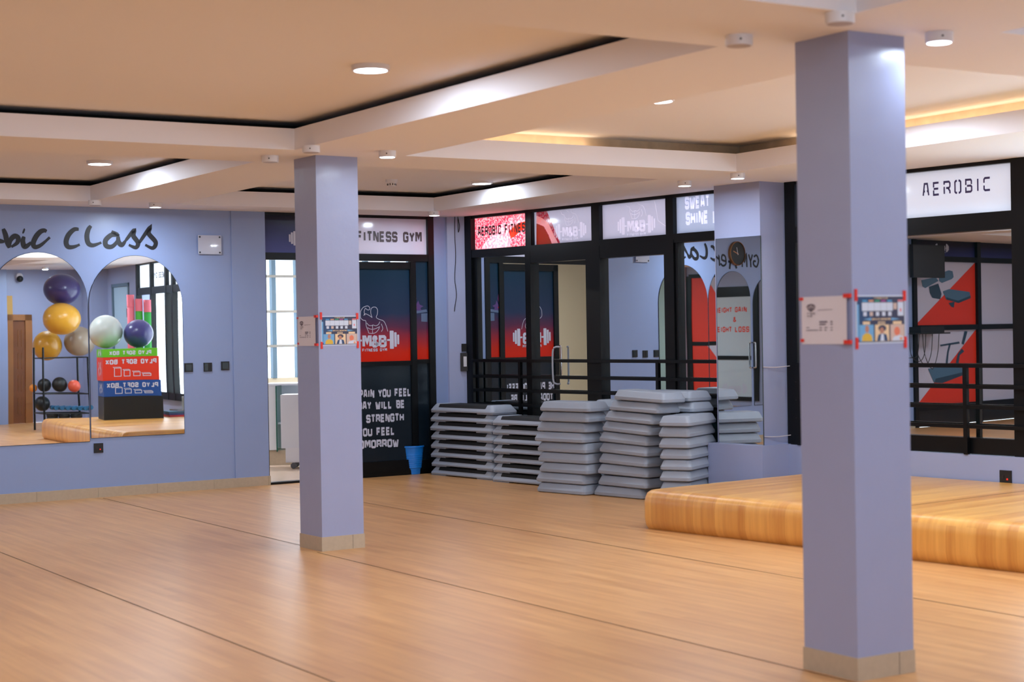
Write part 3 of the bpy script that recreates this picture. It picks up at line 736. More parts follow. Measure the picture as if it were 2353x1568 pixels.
# pillar mirror
PMX0 = WW.px(1649, 800, -.335)[0]; PMX1 = WW.px(1751, 800, -.335)[0]; PMZ1 = WW.px(1700, 545, -.335)[1]
t = thing('pillar_mirror', 'tall narrow frameless mirror on the front of the wall pillar', 'mirror', WW.P(PMX0, .506, -.33), WW.a)
m = MB(); m.box(0, PMX1 - PMX0, -.006, .0, 0, PMZ1 - .506); m.done('glass', PMIRROR, t)
m = MB(); m.box(-.003, 0, -.007, .003, 0, PMZ1 - .506); m.box(PMX1 - PMX0, PMX1 - PMX0 + .003, -.007, .003, 0, PMZ1 - .506); m.done('edge_strip', mat('mirror_edge', '#3d474b', .3), t)
for py, s in ((842, 'upper'), (1000, 'lower')):
    z = WX(1780, py, -.1)[1]
    m = MB(); m.tube(catmull([(4.622, -.325, z), (4.66, -.2, z - .006), (4.69, -.05, z + .002)], 5), .004, 6)
    tag(m.done('white_cord', mat('white_rope', '#c9c2c6', .8), None, WW.P(0, 0, 0), WW.a), s + ' white cord tied between the wall pillar and window frame', 'cord')

# hanging wire and lock on the corner wall (its face towards the windows)
ka, kb = WW.P(-.125, 0, -.165), WW.P(.012, 0, 0)
KF = Frame(ka, atan2((kb - ka).y, (kb - ka).x))
m = MB()
wpts = [KF.px(*q) for q in ((1045, 492), (1045, 540), (1047, 590), (1045, 640), (1049, 676), (1046, 700), (1044, 716))]
m.tube(catmull([(q[0], -.006, min(q[1], CEIL)) for q in wpts], 4), .004, 6)
wpts = [KF.px(*q) for q in ((1052, 492), (1053, 534), (1056, 520), (1052, 500))]
m.tube(catmull([(q[0], -.006, min(q[1], CEIL)) for q in wpts], 4), .004, 6)
tag(m.done('hanging_wire', BLACKP, None, KF.O, KF.a), 'thin black wire hanging loose on the corner wall left of the windows', 'wire')
kx, kz = KF.px(1070, 853)
t = thing('lock_box', 'black metal lock box on the corner beside the left window frame', 'lock', KF.P(kx, kz, -.002), KF.a)
m = MB(); m.box(-.04, .05, -.02, .0, .215, .30); m.done('plate', BLACK, t, bevel=.004)
m = MB(); m.box(-.055, .03, -.03, 0, .0, .20); m.done('case', BLACKP, t, bevel=.006)
m = MB(); m.box(-.02, .015, -.034, -.03, .05, .16); m.done('bolt', CHROME, t)

# ================================================================== COLUMNS AND POSTERS
def column(px, py, size, label, rot):
    P = atz(px, py, 0)
    t = thing('column', label, 'column', P, rot, 'square columns')
    m = MB(); m.box(0, size, 0, size, 0, CEIL); m.done('shaft', COLPAINT, t, bevel=.006)
    m = MB(); s = .005
    m.box(-s, size + s, -s, 0, 0, .10); m.box(-s, 0, 0, size, 0, .10); m.box(size, size + s, 0, size, 0, .10); m.box(-s, size + s, size, size + s, 0, .10)
    m.box(size * .72, size * .72 + .004, -s - .001, -s, 0, .10, 1); m.done('skirting', [SKIRT, GROUT], t)
    return t, P
c1, PC1 = column(1972, 1567, .335, 'near lavender square column at the right with paper notices taped on it', R_(32.3))
c2, PC2 = column(741, 1268, .335, 'farther lavender square column in front of the gym entrance', R_(34.2))
POST = {k: mat('poster_' + k, c, .6) for k, c in dict(navy='#27466f', dark='#3a3d55', sky='#6fa8d4', white='#cdd6e6', orange='#e0a075', green='#2f9a78', magenta='#a8498f', blue='#4f9fd0', pink='#dd7f8a', cream='#e6c8a0', yellow='#d8b13c', skin='#b98068', tan='#cdb3a6', redc='#e07a5c').items()}
PK = list(POST); PI = {k: i for i, k in enumerate(PK)}; PM = [POST[k] for k in PK]
FA, FB = PV, None
def notice(P, rot, zc, which, label):
    """which 'left' = face along u, seen left of the corner; local x runs along the face as seen from the room, y into the column"""
    if which == 'left':
        O = P + Vector((-sin(rot), cos(rot), 0)) * .335; ang = rot - pi / 2
    else: O = P; ang = rot
    Fm = Frame(O, ang); x0 = .018
    W_, H_ = .297, .21
    t = thing('paper_notice' if which == 'left' else 'timetable_poster', label, 'notice' if which == 'left' else 'poster', Fm.P(x0, zc - H_ / 2, 0), ang)
    m = MB(); 
    if which == 'left':
        # sheet lifts a little off the wall at its right edge
        n = 8
        for k in range(n):
            a, b = W_ * k / n, W_ * (k + 1) / n; ya = -.002 - .012 * max(0, (k - 4) / 4) ** 2; yb = -.002 - .012 * max(0, (k - 3) / 4) ** 2
            m.face([(a, ya, 0), (b, yb, 0), (b, yb, H_), (a, ya, H_)], 0)
        s = m.done('sheet', PAPER, t)
        m = MB(); y = -.0035
        m.bar([(.035, .163), (.045, .172), (.062, .175), (.08, .172), (.088, .163)], .008, y); m.bar([(.04, .16), (.062, .148), (.084, .16)], .009, y); m.bar([(.05, .168), (.062, .158), (.074, .168)], .006, y); m.bar([(.055, .15), (.068, .15)], .01, y)
        text(m, 'FITNESS', .038, .132, .008, y, .2); text(m, 'CLUB', .038, .121, .008, y, .24)
        m.bar([(.105, .150), (.235, .152)], .002, y)
        for a, b in ((.115, .165), (.185, .235)):
            m.bar([(a, .098), (b, .098)], .007, y); m.bar([(a, .087), (b - .01, .087)], .006, y)
            m.bar([(a, .073), (a + .015, .073)], .004, y); m.bar([(a + .03, .073), (b, .073)], .004, y); m.bar([(a, .062), (a + .015, .062)], .004, y); m.bar([(a + .03, .062), (b - .005, .062)], .004, y)
        m.bar([(.03, .074), (.05, .074)], .003, y); m.bar([(.03, .062), (.108, .062)], .003, y)
        m.done('print', mat('grey_print_ink', '#6d6470', .7), s)
        tapes = [(-.012, .012, .195, .013), (W_ - .02, W_ + .018, .2, .018), (-.008, .014, .01, .014), (W_ - .02, W_ + .018, .0, .018)]
    else:
        m.box(0, W_, -.002, -.0005, 0, H_, PI['white'])
        y = -.0024; B_ = lambda a, b, c, d, k, yy=0: m.face([(a, y - yy, c), (b, y - yy, c), (b, y - yy, d), (a, y - yy, d)], PI[k])
        B_(.006, .291, .006, .204, 'dark'); B_(.006, .05, .006, .204, 'navy', .0002); B_(.05, .10, .11, .204, 'navy', .0002); B_(.006, .018, .02, .17, 'sky', .0003)
        for k, c in enumerate(('blue', 'orange', 'green', 'magenta', 'blue')):
            a = .036 + .037 * k; B_(a + .003, a + .031, .182, .189, c, .0004); B_(a, a + .036, .142, .178, 'white', .0004); B_(a + .008, a + .028, .120, .138, 'tan' if k == 1 else 'white', .0004)
        B_(.224, .244, .148, .176, 'tan', .0004); B_(.251, .285, .182, .19, 'pink', .0004); B_(.250, .285, .12, .18, 'white', .0004); B_(.262, .272, .138, .152, 'pink', .0006)
        for a, c, k in ((.02, 'sky', 'yellow'), (.112, 'cream', 'sky'), (.204, 'tan', 'white')): B_(a, a + .084, .01, .082, c, .0004)
        el = lambda cx, cz, rx, rz, k, yy=.0006: m.face([(cx + rx * cos(q * pi / 8), y - yy, cz + rz * sin(q * pi / 8)) for q in range(16)], PI[k])
        el(.064, .064, .012, .016, 'skin'); m.face([(.032, y - .0006, .011), (.096, y - .0006, .011), (.092, y - .0006, .034), (.074, y - .0006, .046), (.054, y - .0006, .046), (.036, y - .0006, .034)], PI['yellow'])
        el(.155, .066, .024, .014, 'dark'); el(.152, .056, .013, .014, 'skin', .0008); m.face([(.122, y - .0006, .011), (.188, y - .0006, .011), (.180, y - .0006, .038), (.156, y - .0006, .046), (.132, y - .0006, .038)], PI['navy']); m.face([(.142, y - .0008, .011), (.166, y - .0008, .011), (.162, y - .0008, .042), (.148, y - .0008, .042)], PI['white'])
        el(.244, .052, .018, .020, 'redc'); m.face([(.214, y - .0006, .011), (.286, y - .0006, .011), (.280, y - .0006, .03), (.25, y - .0006, .036), (.22, y - .0006, .026)], PI['white']); el(.268, .02, .009, .007, 'orange', .0008)
        B_(.04, .082, .083, .096, 'cream', .0005); B_(.13, .172, .083, .096, 'cream', .0005); B_(.22, .272, .083, .096, 'cream', .0005)
        m.face([(.044, y - .0006, .106), (.09, y - .0006, .10), (.09, y - .0006, .112)], PI['sky']); m.face([(.262, y - .0006, .106), (.21, y - .0006, .10), (.21, y - .0006, .112)], PI['sky'])
        s = m.done('sheet', PM, t, normals=False)
        m = MB(); text(m, 'FITNESS CLUB', .15, .194, .007, y - .0007, .22, align='c'); m.done('title_print', POST['cream'], s); m = MB(); text(m, 'OUR ELITE INSTRUCTORS', .15, .102, .008, y - .0007, .24, align='c', sx=.7); m.done('heading_print', POST['cream'], s)
        m = MB(); text(m, 'ISAAC', .151, .085, .009, y - .0009, .26, align='c', sx=.9); m.done('name_print', POST['dark'], s)
        tapes = [(-.006, .010, .185, .052), (W_ - .014, W_ + .004, .185, .045), (-.004, .012, -.022, .05), (W_ - .012, W_ + .005, -.022, .05)]
    for a, b, z, h in tapes:
        if which == 'left': b, hh = b, h
        m = MB(); m.box(a, b if which == 'left' else b, -.0155 if (which == 'left' and a > .1) else -.0042, -.0012 if a < .1 or which != 'left' else -.001, z, z + h)
        m.done('tape', TAPE, t)
def zat(P, px, py):
    d = ray(px, py); return EYE + d.z * (Vector((P.x, P.y, 0)) - Vector((0, 0, 0))).length / math.hypot(d.x, d.y)
z1 = zat(PC1, 1960, 735); z2 = zat(PC2, 735, 761)
notice(PC1, R_(32.3), z1, 'left', 'white printed notice with red tape on the left face of the near column')
notice(PC1, R_(32.3), z1, 'right', 'colourful class timetable poster taped on the right face of the near column')
notice(PC2, R_(34.2), z2, 'left', 'white printed notice with red tape on the left face of the farther column')
notice(PC2, R_(34.2), z2, 'right', 'colourful class timetable poster taped on the right face of the farther column')

# ================================================================== LEFT WALL
def Lz(zx, zy): return LW.px(zx / 3.016, 500 + zy / 3.016)        # points measured on an enlarged view of the wall
def brush(mb, pts, w0, y, m=0, n=7):
    L = [Lz(*p) for p in pts]; P = catmull([(a, b, 0) for a, b in L], n); N = len(P) - 1
    W = [w0 * (.55 + .55 * sin(pi * min(1, max(0, (k / N) * 1.06 + .02))) ** .7) for k in range(N + 1)]
    mb.bar([(p.x, p.y) for p in P], W, y, m)
def wall_word(name, label, strokes, w=.044):
    t = thing('wall_lettering', label, 'lettering', LW.O, LW.a, 'brush lettering on the left wall')
    for nm, ss in strokes:
        m = MB()
        for k, s in enumerate(ss): brush(m, s, w if len(s) > 2 else w * 1.1, -.003 - .0004 * k)
        m.done('letter', INK, t)
    return t
YW = -.003
wall_word('aerobic', 'black brush lettering of the word ending bic above the left arched mirror', [
 ('o', [[(-60, 130), (-85, 150), (-90, 185), (-65, 200), (-35, 180), (-35, 140), (-60, 128)], [(-35, 140), (-15, 160), (30, 168)]]),
 ('b', [[(22, 78), (38, 120), (48, 170), (62, 212)], [(62, 208), (70, 160), (100, 130), (125, 142), (118, 176), (78, 204)]]),
 ('i', [[(166, 132), (158, 165), (168, 200), (190, 195), (214, 172)], [(158, 92), (170, 97)]]),
 ('c', [[(322, 98), (305, 90), (278, 100), (248, 135), (230, 180), (244, 205), (285, 190), (345, 138)]])])
wall_word('class', 'black brush lettering of the word Class above the right arched mirror', [
 ('c', [[(545, 82), (512, 84), (474, 122), (458, 170), (472, 203), (510, 204), (552, 188)]]),
 ('l', [[(630, 58), (612, 85), (602, 130), (612, 178), (645, 193), (702, 174)]]),
 ('a', [[(772, 98), (810, 118), (770, 122), (732, 158), (736, 196), (775, 202), (812, 165), (818, 118)], [(818, 130), (822, 170), (845, 190), (872, 158)]]),
 ('s', [[(872, 158), (926, 92), (924, 128), (956, 176), (940, 208), (892, 190)]]),
 ('s', [[(962, 178), (1034, 76), (1030, 112), (1078, 172), (1058, 212), (1006, 190)]])])
# continuation of the wording left of the photo, seen reversed in the pillar mirror
t = thing('wall_lettering', 'black brush capitals on the left wall, seen reversed in the pillar mirror beside the clock', 'lettering', LW.O, LW.a, 'brush lettering on the left wall')
def pb(m, pts, w=.035):
    P = catmull([(a, b, 0) for a, b in pts], 5); m.bar([(p.x, p.y) for p in P], w, -.003)
m = MB(); pb(m, [(-.53, 2.31), (-.47, 2.44), (-.44, 2.50), (-.41, 2.42), (-.385, 2.30)]); pb(m, [(-.58, 2.40), (-.46, 2.385), (-.36, 2.40)], .028); m.done('letter', INK, t)
m = MB(); pb(m, [(-.31, 2.40), (-.23, 2.42), (-.24, 2.48), (-.30, 2.46), (-.31, 2.37), (-.25, 2.34), (-.20, 2.37)], .026); m.done('letter', INK, t)
m = MB(); pb(m, [(-.18, 2.34), (-.17, 2.46), (-.16, 2.43), (-.11, 2.46)], .026); m.done('letter', INK, t)
m = MB(); pb(m, [(-.90, 2.47), (-.96, 2.49), (-1.0, 2.42), (-.96, 2.34), (-.90, 2.36), (-.895, 2.41), (-.94, 2.41)], .026); m.done('letter', INK, t)
m = MB(); pb(m, [(-.87, 2.50), (-.83, 2.42), (-.79, 2.50)], .026); pb(m, [(-.83, 2.42), (-.835, 2.33)], .026); m.done('letter', INK, t)
m = MB(); pb(m, [(-.75, 2.33), (-.74, 2.50), (-.70, 2.40), (-.66, 2.50), (-.65, 2.33)], .026); m.done('letter', INK, t)

def arch_pts(w, h, n=24):
    r = w / 2; return [(0, 0), (w, 0)] + [(r + r * cos(pi * k / n), h - r + r * sin(pi * k / n)) for k in range(n + 1)]
def arched_mirror(x0, x1, z0, z1, label):
    w = x1 - x0; h = z1 - z0
    t = thing('arched_mirror', label, 'mirror', LW.P(x0, z0, 0), LW.a, 'arched mirrors on the left wall')
    P = arch_pts(w, h); m = MB(); m.prism(P, -.010, -.001); m.done('glass', MIRROR, t)
    c = [(p[0], p[1]) for p in P]; m = MB()
    r = .004
    m.tube([(p[0], -.006, p[1]) for p in P[1:] + P[:2]], r, 6); m.done('edge_trim', mat('dark_mirror_edge', '#2a2e36', .4), t, smooth=60)
arched_mirror(.885, 1.838, .575, 2.335, 'right arched mirror on the left wall reflecting soft boxes and silver ball')
arched_mirror(-.073, .870, .545, 2.355, 'arched mirror cut by the left edge of the photo, reflecting the wooden door')
arched_mirror(-.80, -.098, .50, 2.27, 'narrow arched mirror on the left wall, seen only in the pillar mirror')
arched_mirror(-1.62, -.86, .50, 2.22, 'narrow arched mirror nearest the glazed gym partition on the left wall')
t = thing('pull_handle', 'steel pull handle between the two narrow arched mirrors', 'handle', LW.P(-.83, 1.0, 0), LW.a)
m = MB(); m.tube(catmull([(0, 0, .0), (0, -.05, .0), (0, -.06, .03), (0, -.06, .30), (0, -.05, .33), (0, 0, .33)], 5), .012, 10); m.done('bar', CHROME, t, smooth=60)

ck = thing('wall_clock', 'round black wall clock with gold rim, seen in the pillar mirror', 'clock', LW.P(-.52, 2.505, 0), LW.a)
m = MB(); m.lathe([(.0, -.03), (.145, -.03), (.150, -.03), (.150, 0), (.0, 0)][1:4], (0, 0, 0), 40, 0, 'y'); m.done('face', BLACKP, ck)
m = MB(); m.lathe([(.150, -.040), (.158, -.038), (.160, 0), (.150, 0)], (0, 0, 0), 40, 0, 'y', closed=True); m.done('rim', mat('copper_rim', '#a8744a', .3, metal=.8), ck, smooth=40)
m = MB(); m.bar([(-.02, -.01), (.09, .03)], .012, -.034); m.done('hand', mat('copper_hand', '#c98a5c', .4), ck)
m = MB(); m.bar([(-.005, -.02), (.02, .08)], .010, -.035); m.done('hand', mat('white_hand', '#cfd3dc', .4), ck)

def plate_thing(name, label, px, py, w, h, kind, group=None, F=LW, y=0, at=None):
    x, z = F.px(px, py, y) if at is None else at[:2]
    if at: y = at[2]
    t = thing(name, label, 'switch' if kind in ('dimmer', 'blank', 'switch') else ('socket' if kind == 'socket' else 'plaque'), F.P(x, z - h / 2, y), F.a, group)
    if kind == 'plaque':
        m = MB(); m.box(-w / 2, w / 2, -.022, -.018, 0, h); m.done('panel', mat('pale_acrylic', '#b9bccd', .12, coat=.5), t)
        for sx in (-1, 1):
            for zz in (.018, h - .018):
                m = MB(); m.lathe([(.009, -.026), (.009, .0)], (sx * (w / 2 - .018), 0, zz), 12, 0, 'y'); m.done('standoff_screw', mat('dark_screw', '#3a3c44', .3, metal=.6), t)
        return t
    m = MB(); m.box(-w / 2, w / 2, -.010, 0, 0, h); m.done('plate', BLACKP, t, bevel=.004)
    if kind == 'socket':
        m = MB(); m.box(-w * .3, -w * .12, -.0135, -.009, h * .4, h * .62); m.done('rocker', mat('black_rocker', '#1d1e22', .3), t, bevel=.002)
        m = MB(); m.box(w * .10, w * .22, -.0125, -.0095, h * .30, h * .42); m.done('neon_indicator', mat('red_neon', '#e02a1c', .4, emit=.6), t)
    else:
        m = MB()
        if kind == 'blank': m.box(-w * .36, w * .36, -.0125, -.009, h * .14, h * .86)
        else: m.box(-w * .42, 0, -.0135, -.009, h * .08, h * .92)
        m.done('rocker', mat('teal_black_rocker', '#232d30', .25) if kind != 'switch' else mat('black_rocker', '#1d1e22', .3), t, bevel=.002)
    return t
plate_thing('light_switch', 'black wall switch plate touching the right arched mirror, leftmost of three', 433, 845, .088, .088, 'blank', 'black switch plates')
plate_thing('light_switch', 'black wall switch plate with split rocker, middle of three', 477, 844, .088, .088, 'dimmer', 'black switch plates')
plate_thing('light_switch', 'black wall switch plate nearest the doorway, rightmost of three', 517, 841, .088, .088, 'blank', 'black switch plates')
plate_thing('power_socket', 'black power socket on the wall below the right arched mirror', 226, 1030, .092, .092, 'socket')
plate_thing('wall_plaque', 'pale acrylic wall plaque with four corner screws right of the lettering', 480, 563, .25, .19, 'plaque')
plate_thing('power_socket', 'black power socket with red light on the low wall under the right window', 2312, 1097, .105, .105, 'socket', None, WW, -.06)

# ================================================================== STAGE, STEPS, BIN
st = thing('stage_platform', 'low stage platform covered in orange oak vinyl with rounded front edge', 'stage', WW.P(5.16, 0, -2.30), WW.a)
SL, SD, SH = 4.3, 2.22, .30
prof = [(.035, 0), (.012, .03), (.0, .08), (.0, .2), (.008, .245), (.03, .28), (.07, .297), (.11, SH), (SD, SH), (SD, 0)]
m = MB(); rings = []
for x, ins in ((0, .05), (.012, .02), (.05, 0), (SL, 0)):
    rings.append([(x, max(p[0], ins * (1 if p[0] < .12 else 0) + p[0]), p[1] - (ins * .3 if p[1] > .2 else 0)) for p in prof])
m.loft(rings)
m.done('deck', [STAGEM], st, smooth=35)
m = MB(); m.face([(2.2, .05, SH + .001), (2.206, .05, SH + .001), (2.206, SD, SH + .001), (2.2, SD, SH + .001)]); m.done('vinyl_seam', SEAM, st)

def grey_step(label, loc, rot, group):
    t = thing('aerobic_step', label, 'aerobic step', loc, rot, group)
    m = MB(); L, W = .325, .15
    m.loft([rrect(L - .010, W - .010, .03, .002), rrect(L, W, .035, .010), rrect(L, W, .035, .034), rrect(L - .004, W - .004, .035, .039), rrect(L - .021, W - .020, .04, .083), rrect(L - .028, W - .027, .04, .091), rrect(L - .045, W - .044, .03, .094)])
    m.done('deck', STEPG, t, smooth=32)
    m = MB(); m.box(-.10, .10, -W + .006, -W + .026, .048, .080); ob = m.done('label_panel', mat('grey_step_panel', '#a8aeb9', .5), t); ob.rotation_euler = (-.42, 0, 0); ob.location = (0, -.012 + .0155, -.060)
    for sx in (-1, 1):
        for sy in (-1, 1):
            m = MB(); m.lathe([(.022, 0), (.026, .012)], (sx * .24, sy * (W - .045), -.001), 14); m.done('foot', BLACKP, t)
            
    return t
def long_step(label, loc, rot, group):
    t = thing('aerobic_step', label, 'aerobic step', loc, rot, group)
    m = MB(); L, W = .545, .175
    m.loft([rrect(L - .01, W - .01, .04, .010), rrect(L, W, .045, .016), rrect(L, W, .045, .030), rrect(L - .018, W - .020, .045, .060)])
    for sx in (-1, 1):
        cx = sx * (L - .082)
        m.loft([rrect(.082 - .0, W, .045, .028, cx=cx), rrect(.072, W - .022, .045, .064, cx=cx - sx * .010), rrect(.060, W - .040, .04, .090, cx=cx - sx * .022), rrect(.050, W - .050, .03, .095, cx=cx - sx * .022)])
    for sx in (-1, 1): m.box(sx * .40 - .13, sx * .40 + .13, -W + .015, W - .015, 0, .012)
    m.done('base', STEPG, t, smooth=32)
    m = MB(); m.loft([rrect(L - .135, W - .014, .01, .050), rrect(L - .135, W - .034, .01, .086), rrect(L - .135, W - .044, .01, .092)]); m.done('rubber_mat', MATB, t, smooth=32)
    return t
ORD = ['top', 'second from the top', 'third from the top', 'fourth from the top', 'fifth from the top', 'sixth from the top', 'seventh from the top', 'eighth from the top', 'ninth from the top', 'tenth from the top']
proto_l = proto_g = None
def put_step(kind, label, P, rot, group):
    global proto_l, proto_g
    if kind == 'l':
        if proto_l is None: proto_l = long_step(label, P, rot, group); return proto_l
        return dup(proto_l, P, rot, label, group)
    if proto_g is None: proto_g = grey_step(label, P, rot, group); return proto_g
    return dup(proto_g, P, rot, label, group)
rnd = random.Random(3)
# leftmost: eight black-topped steps
for k in range(8):
    put_step('l', 'black-topped aerobic step, %s of the stack beside the blue bin' % ORD[7 - k], WW.P(.52 + rnd.uniform(-.010, .010) + (.02 if k == 7 else 0), .0965 * k, -.352 + rnd.uniform(-.003, .003)), WW.a + rnd.uniform(-.006, .006), 'stack of black-topped steps beside the blue bin')
for k in range(7):
    put_step('l', 'black-topped aerobic step, %s of the second stack from the blue bin' % ORD[6 - k], WW.P(1.66 + rnd.uniform(-.012, .012), .0965 * k, -.40 + rnd.uniform(-.006, .006)), WW.a + rnd.uniform(-.010, .010), 'second stack of black-topped steps')
# third: nine grey steps
L3 = [1233, 1231, 1238, 1236, 1234, 1231, 1234, 1241, 1245]
for k in range(9):
    dx = (L3[k] - 1233) / 165 - .03
    put_step('g', 'plain grey aerobic step, %s of the stack in the middle' % ORD[8 - k], WW.P(2.64 + dx, .0965 * k, -.80 + rnd.uniform(-.01, .01)), WW.a + R_(4) + rnd.uniform(-.03, .03), 'middle stack of grey steps')
for k in range(9):
    put_step('g', 'plain grey aerobic step, %s of the rear stack behind the middle one' % ORD[8 - k], WW.P(2.90 + rnd.uniform(-.01, .01), .0965 * k, -.33), WW.a + rnd.uniform(-.02, .02), 'rear stack behind the middle stack')
# fourth: tall leaning stack
L4 = [1350, 1359, 1359, 1361, 1362, 1363, 1369, 1376, 1387, 1398]
T4 = [0, .4, .8, 1.2, 1.6, 2.0, 2.3, 2.0, 1.7, 2.1]; zz = 0
for k in range(10):
    dx = (L4[k] - 1350) / 165
    put_step('g', 'plain grey aerobic step, %s of the tall leaning stack' % ORD[9 - k], WW.P(3.28 + dx, .0975 * k + .004 * (k > 1), -.68), (R_(-.4), R_(T4[k]), WW.a + R_(0) + rnd.uniform(-.03, .03)), 'tall leaning stack of grey steps')
for k in range(2):
    put_step('g', 'plain grey aerobic step, %s of two lying across the back of the tall stack' % ('upper' if k else 'lower'), WW.P(3.565 - .02 * k, .775 + .0965 * k, -.315), WW.a + R_(1 - 2 * k), 'loose grey steps at the back')
# fifth: by the mirrored pillar, turned corner-on
c5 = Vector((1.535, 14.38, 0)); a5 = R_(62)
e5 = Vector((cos(a5), sin(a5), 0)); i5 = Vector((-sin(a5), cos(a5), 0))
for k in range(8):
    s = Vector((rnd.uniform(-.012, .012), rnd.uniform(-.012, .012), .0965 * k))
    put_step('g', 'plain grey aerobic step, %s of the stack against the mirrored pillar' % ORD[7 - k], c5 + e5 * .325 + i5 * .15 + s, (0, 0, a5 + rnd.uniform(-.03, .03)), 'stack of grey steps against the mirrored pillar')
for k in range(2):
    put_step('g', 'plain grey aerobic step, %s of two behind the stage corner' % ('upper' if k else 'lower'), WW.P(4.64, .0965 * k, -.60), (0, 0, WW.a + .05 * k), 'grey steps behind the stage')

BP = atz(952, 1087, 0); BP = Vector((BP.x * 1.015, BP.y - .13, 0))
bn = thing('waste_bin', 'bright blue plastic waste bin with ribbed sides in front of the gym entrance', 'bin', BP)
m = MB(); pf = [(.0, .004), (.092, .0), (.096, .004), (.098, .055), (.1005, .06)]
for k in range(7): z = .07 + .022 * k; r = .101 + .0275 * (z / .31); pf += [(r, z), (r + .0022, z + .007), (r + .0005, z + .014)]
pf += [(.124, .245), (.128, .295), (.1265, .295), (.121, .24), (.094, .012), (.0, .012)]
m.lathe(pf[1:-1], seg=48); m.done('body', BLUEB, bn, smooth=30)
m = MB(); m.lathe([(.126, .292), (.136, .292), (.138, .300), (.136, .308), (.126, .310), (.124, .300)], seg=48, closed=True); m.done('rim', BLUEB, bn, smooth=50)

# ================================================================== CEILING FITTINGS
def lamp(px, py, kind, lit, label, pw=None):
    if kind == 'panel': zc = CEIL + .195; r, h = .105, .028
    else: zc = CEIL; r, h = .060, .045
    P = atz(px, py, zc - h); 
    t = thing('ceiling_light', label, 'ceiling light', (P.x, P.y, zc - h), 0, ('large round ceiling lights in the trays' if kind == 'panel' else ('small lit ceiling lights' if lit else 'small unlit ceiling lights')))
    m = MB()
    m.lathe([(r * .86, 0), (r * .97, 0), (r, .006), (r, h), (r * .3, h)], seg=40); m.done('housing', WHITE, t, smooth=40)
    m = MB(); m.lathe([(r * .2, -.0015), (r * .86, -.001), (r * .86, .004), (r * .2, .004)], seg=40); m.done('diffuser', LITD if lit else OFFD, t)
    if kind != 'panel':
        m = MB(); m.box(-.004, .004, -r - .003, -r + .004, .018, .026); m.done('fixing_screw', BLACKP, t)
    if lit:
        l = bpy.data.lights.new('led', 'AREA'); l.shape = 'DISK'; l.size = r * 1.6; l.energy = pw or (LED_PANEL if kind == 'panel' else LED_SPOT); l.color = LED_COL
        o = bpy.data.objects.new('led', l); COL.objects.link(o); o.parent = t; o.location = (0, 0, -.004)
    return t
for a in [(852, 163, 'panel', 1, 'large lit round light in the nearest ceiling tray, top left'),
          (229, 378, 'panel', 1, 'large lit round light in the far left ceiling tray', 20),
          (1107, 423, 'panel', 1, 'large lit round light in the far middle tray near the windows', 13),
          (1512, 234, 'panel', 1, 'large lit round light half hidden by the tray edge left of the near column'),
          (890, 362, 'spot', 1, 'small lit ceiling light just right of the farther column', 2.2),
          (2158, 99, 'spot', 1, 'small lit ceiling light right of the near column', 2.2),
          (357, 477, 'spot', 1, 'small lit ceiling light above the Class lettering on the left wall', 17),
          (1573, 428, 'spot', 1, 'small lit ceiling light above the window with white slogan, left of a pair', 9),
          (1695, 411, 'spot', 1, 'small lit ceiling light in front of the wall pillar, right of a pair', 8),
          (998, 496, 'spot', 1, 'small lit ceiling light in the corner above the gym entrance', 9),
          (621, 373, 'spot', 0, 'small unlit ceiling light left of the farther column'),
          (715, 351, 'spot', 0, 'small unlit ceiling light at the head of the farther column'),
          (1698, 106, 'spot', 0, 'small unlit ceiling light left of the near column'),
          (1930, 55, 'spot', 0, 'small unlit ceiling light at the head of the near column'),
          (218, 472, 'spot', 0, 'small unlit ceiling light above the bic lettering on the left wall')]: lamp(*a)
P = atz(900, 421, CEIL + .16)
t = thing('smoke_detector', 'white smoke detector on the tray ceiling right of the farther column', 'smoke detector', (P.x, P.y, CEIL + .15))
m = MB(); m.lathe([(.050, .015), (.056, .02), (.058, .045), (.03, .045)], seg=28); m.done('base', WHITE, t, smooth=40)
m = MB(); m.lathe([(.024, -.022), (.036, -.018), (.042, .0), (.044, .016), (.02, .016)], seg=28); m.done('head', WHITE, t, smooth=40)
m = MB()
for k in range(10): a = 2 * pi * k / 10; m.box(.041 * cos(a) - .004, .041 * cos(a) + .004, .041 * sin(a) - .004, .041 * sin(a) + .004, -.012, .006)
m.done('sensor_slots', BLACKP, t)
# unseen lights of the rest of the room, several added to brighten it
def cf_lamp(x, y, kind, label, group=None):
    zc = CEIL + .195 if kind == 'panel' else CEIL; r, h = (.105, .028) if kind == 'panel' else (.06, .045)
    P = CF.P(x, zc - h, y); t = thing('ceiling_light', label, 'ceiling light', P, 0, 'unseen ceiling lights brightening the room'); pw = 34 if x > 2 else LED_PANEL
    m = MB(); m.lathe([(r * .86, 0), (r * .97, 0), (r, .006), (r, h), (r * .3, h)], seg=28); m.done('housing', WHITE, t, smooth=40)
    m = MB(); m.lathe([(r * .2, -.0015), (r * .86, -.001), (r * .86, .004), (r * .2, .004)], seg=28); m.done('diffuser', LITD, t)
    l = bpy.data.lights.new('led', 'AREA'); l.shape = 'DISK'; l.size = r * 1.6; l.energy = pw; l.color = LED_COL
    o = bpy.data.objects.new('led', l); COL.objects.link(o); o.parent = t; o.location = (0, 0, -.004)
for x, y, k in ((-3.2, -2.5, 'panel'), (-3.2, 2.7, 'panel'), (-3.0, -7.2, 'panel'), (-1.2, -7.2, 'panel'), (1.5, -7.2, 'panel'), (3.0, -2.3, 'panel'), (-6.5, -2.4, 'panel'), (-6.5, 2.2, 'panel'), (3.0, -4.3, 'panel'), (4.3, -5.2, 'spot'), (4.5, -8.2, 'spot'), (-7.6, -6.0, 'spot'), (-7.6, -3.4, 'spot')):  # those by the stage, right wall and side wall added to brighten them
    cf_lamp(x, y, k, 'unseen round ceiling light brightening the rest of the room')

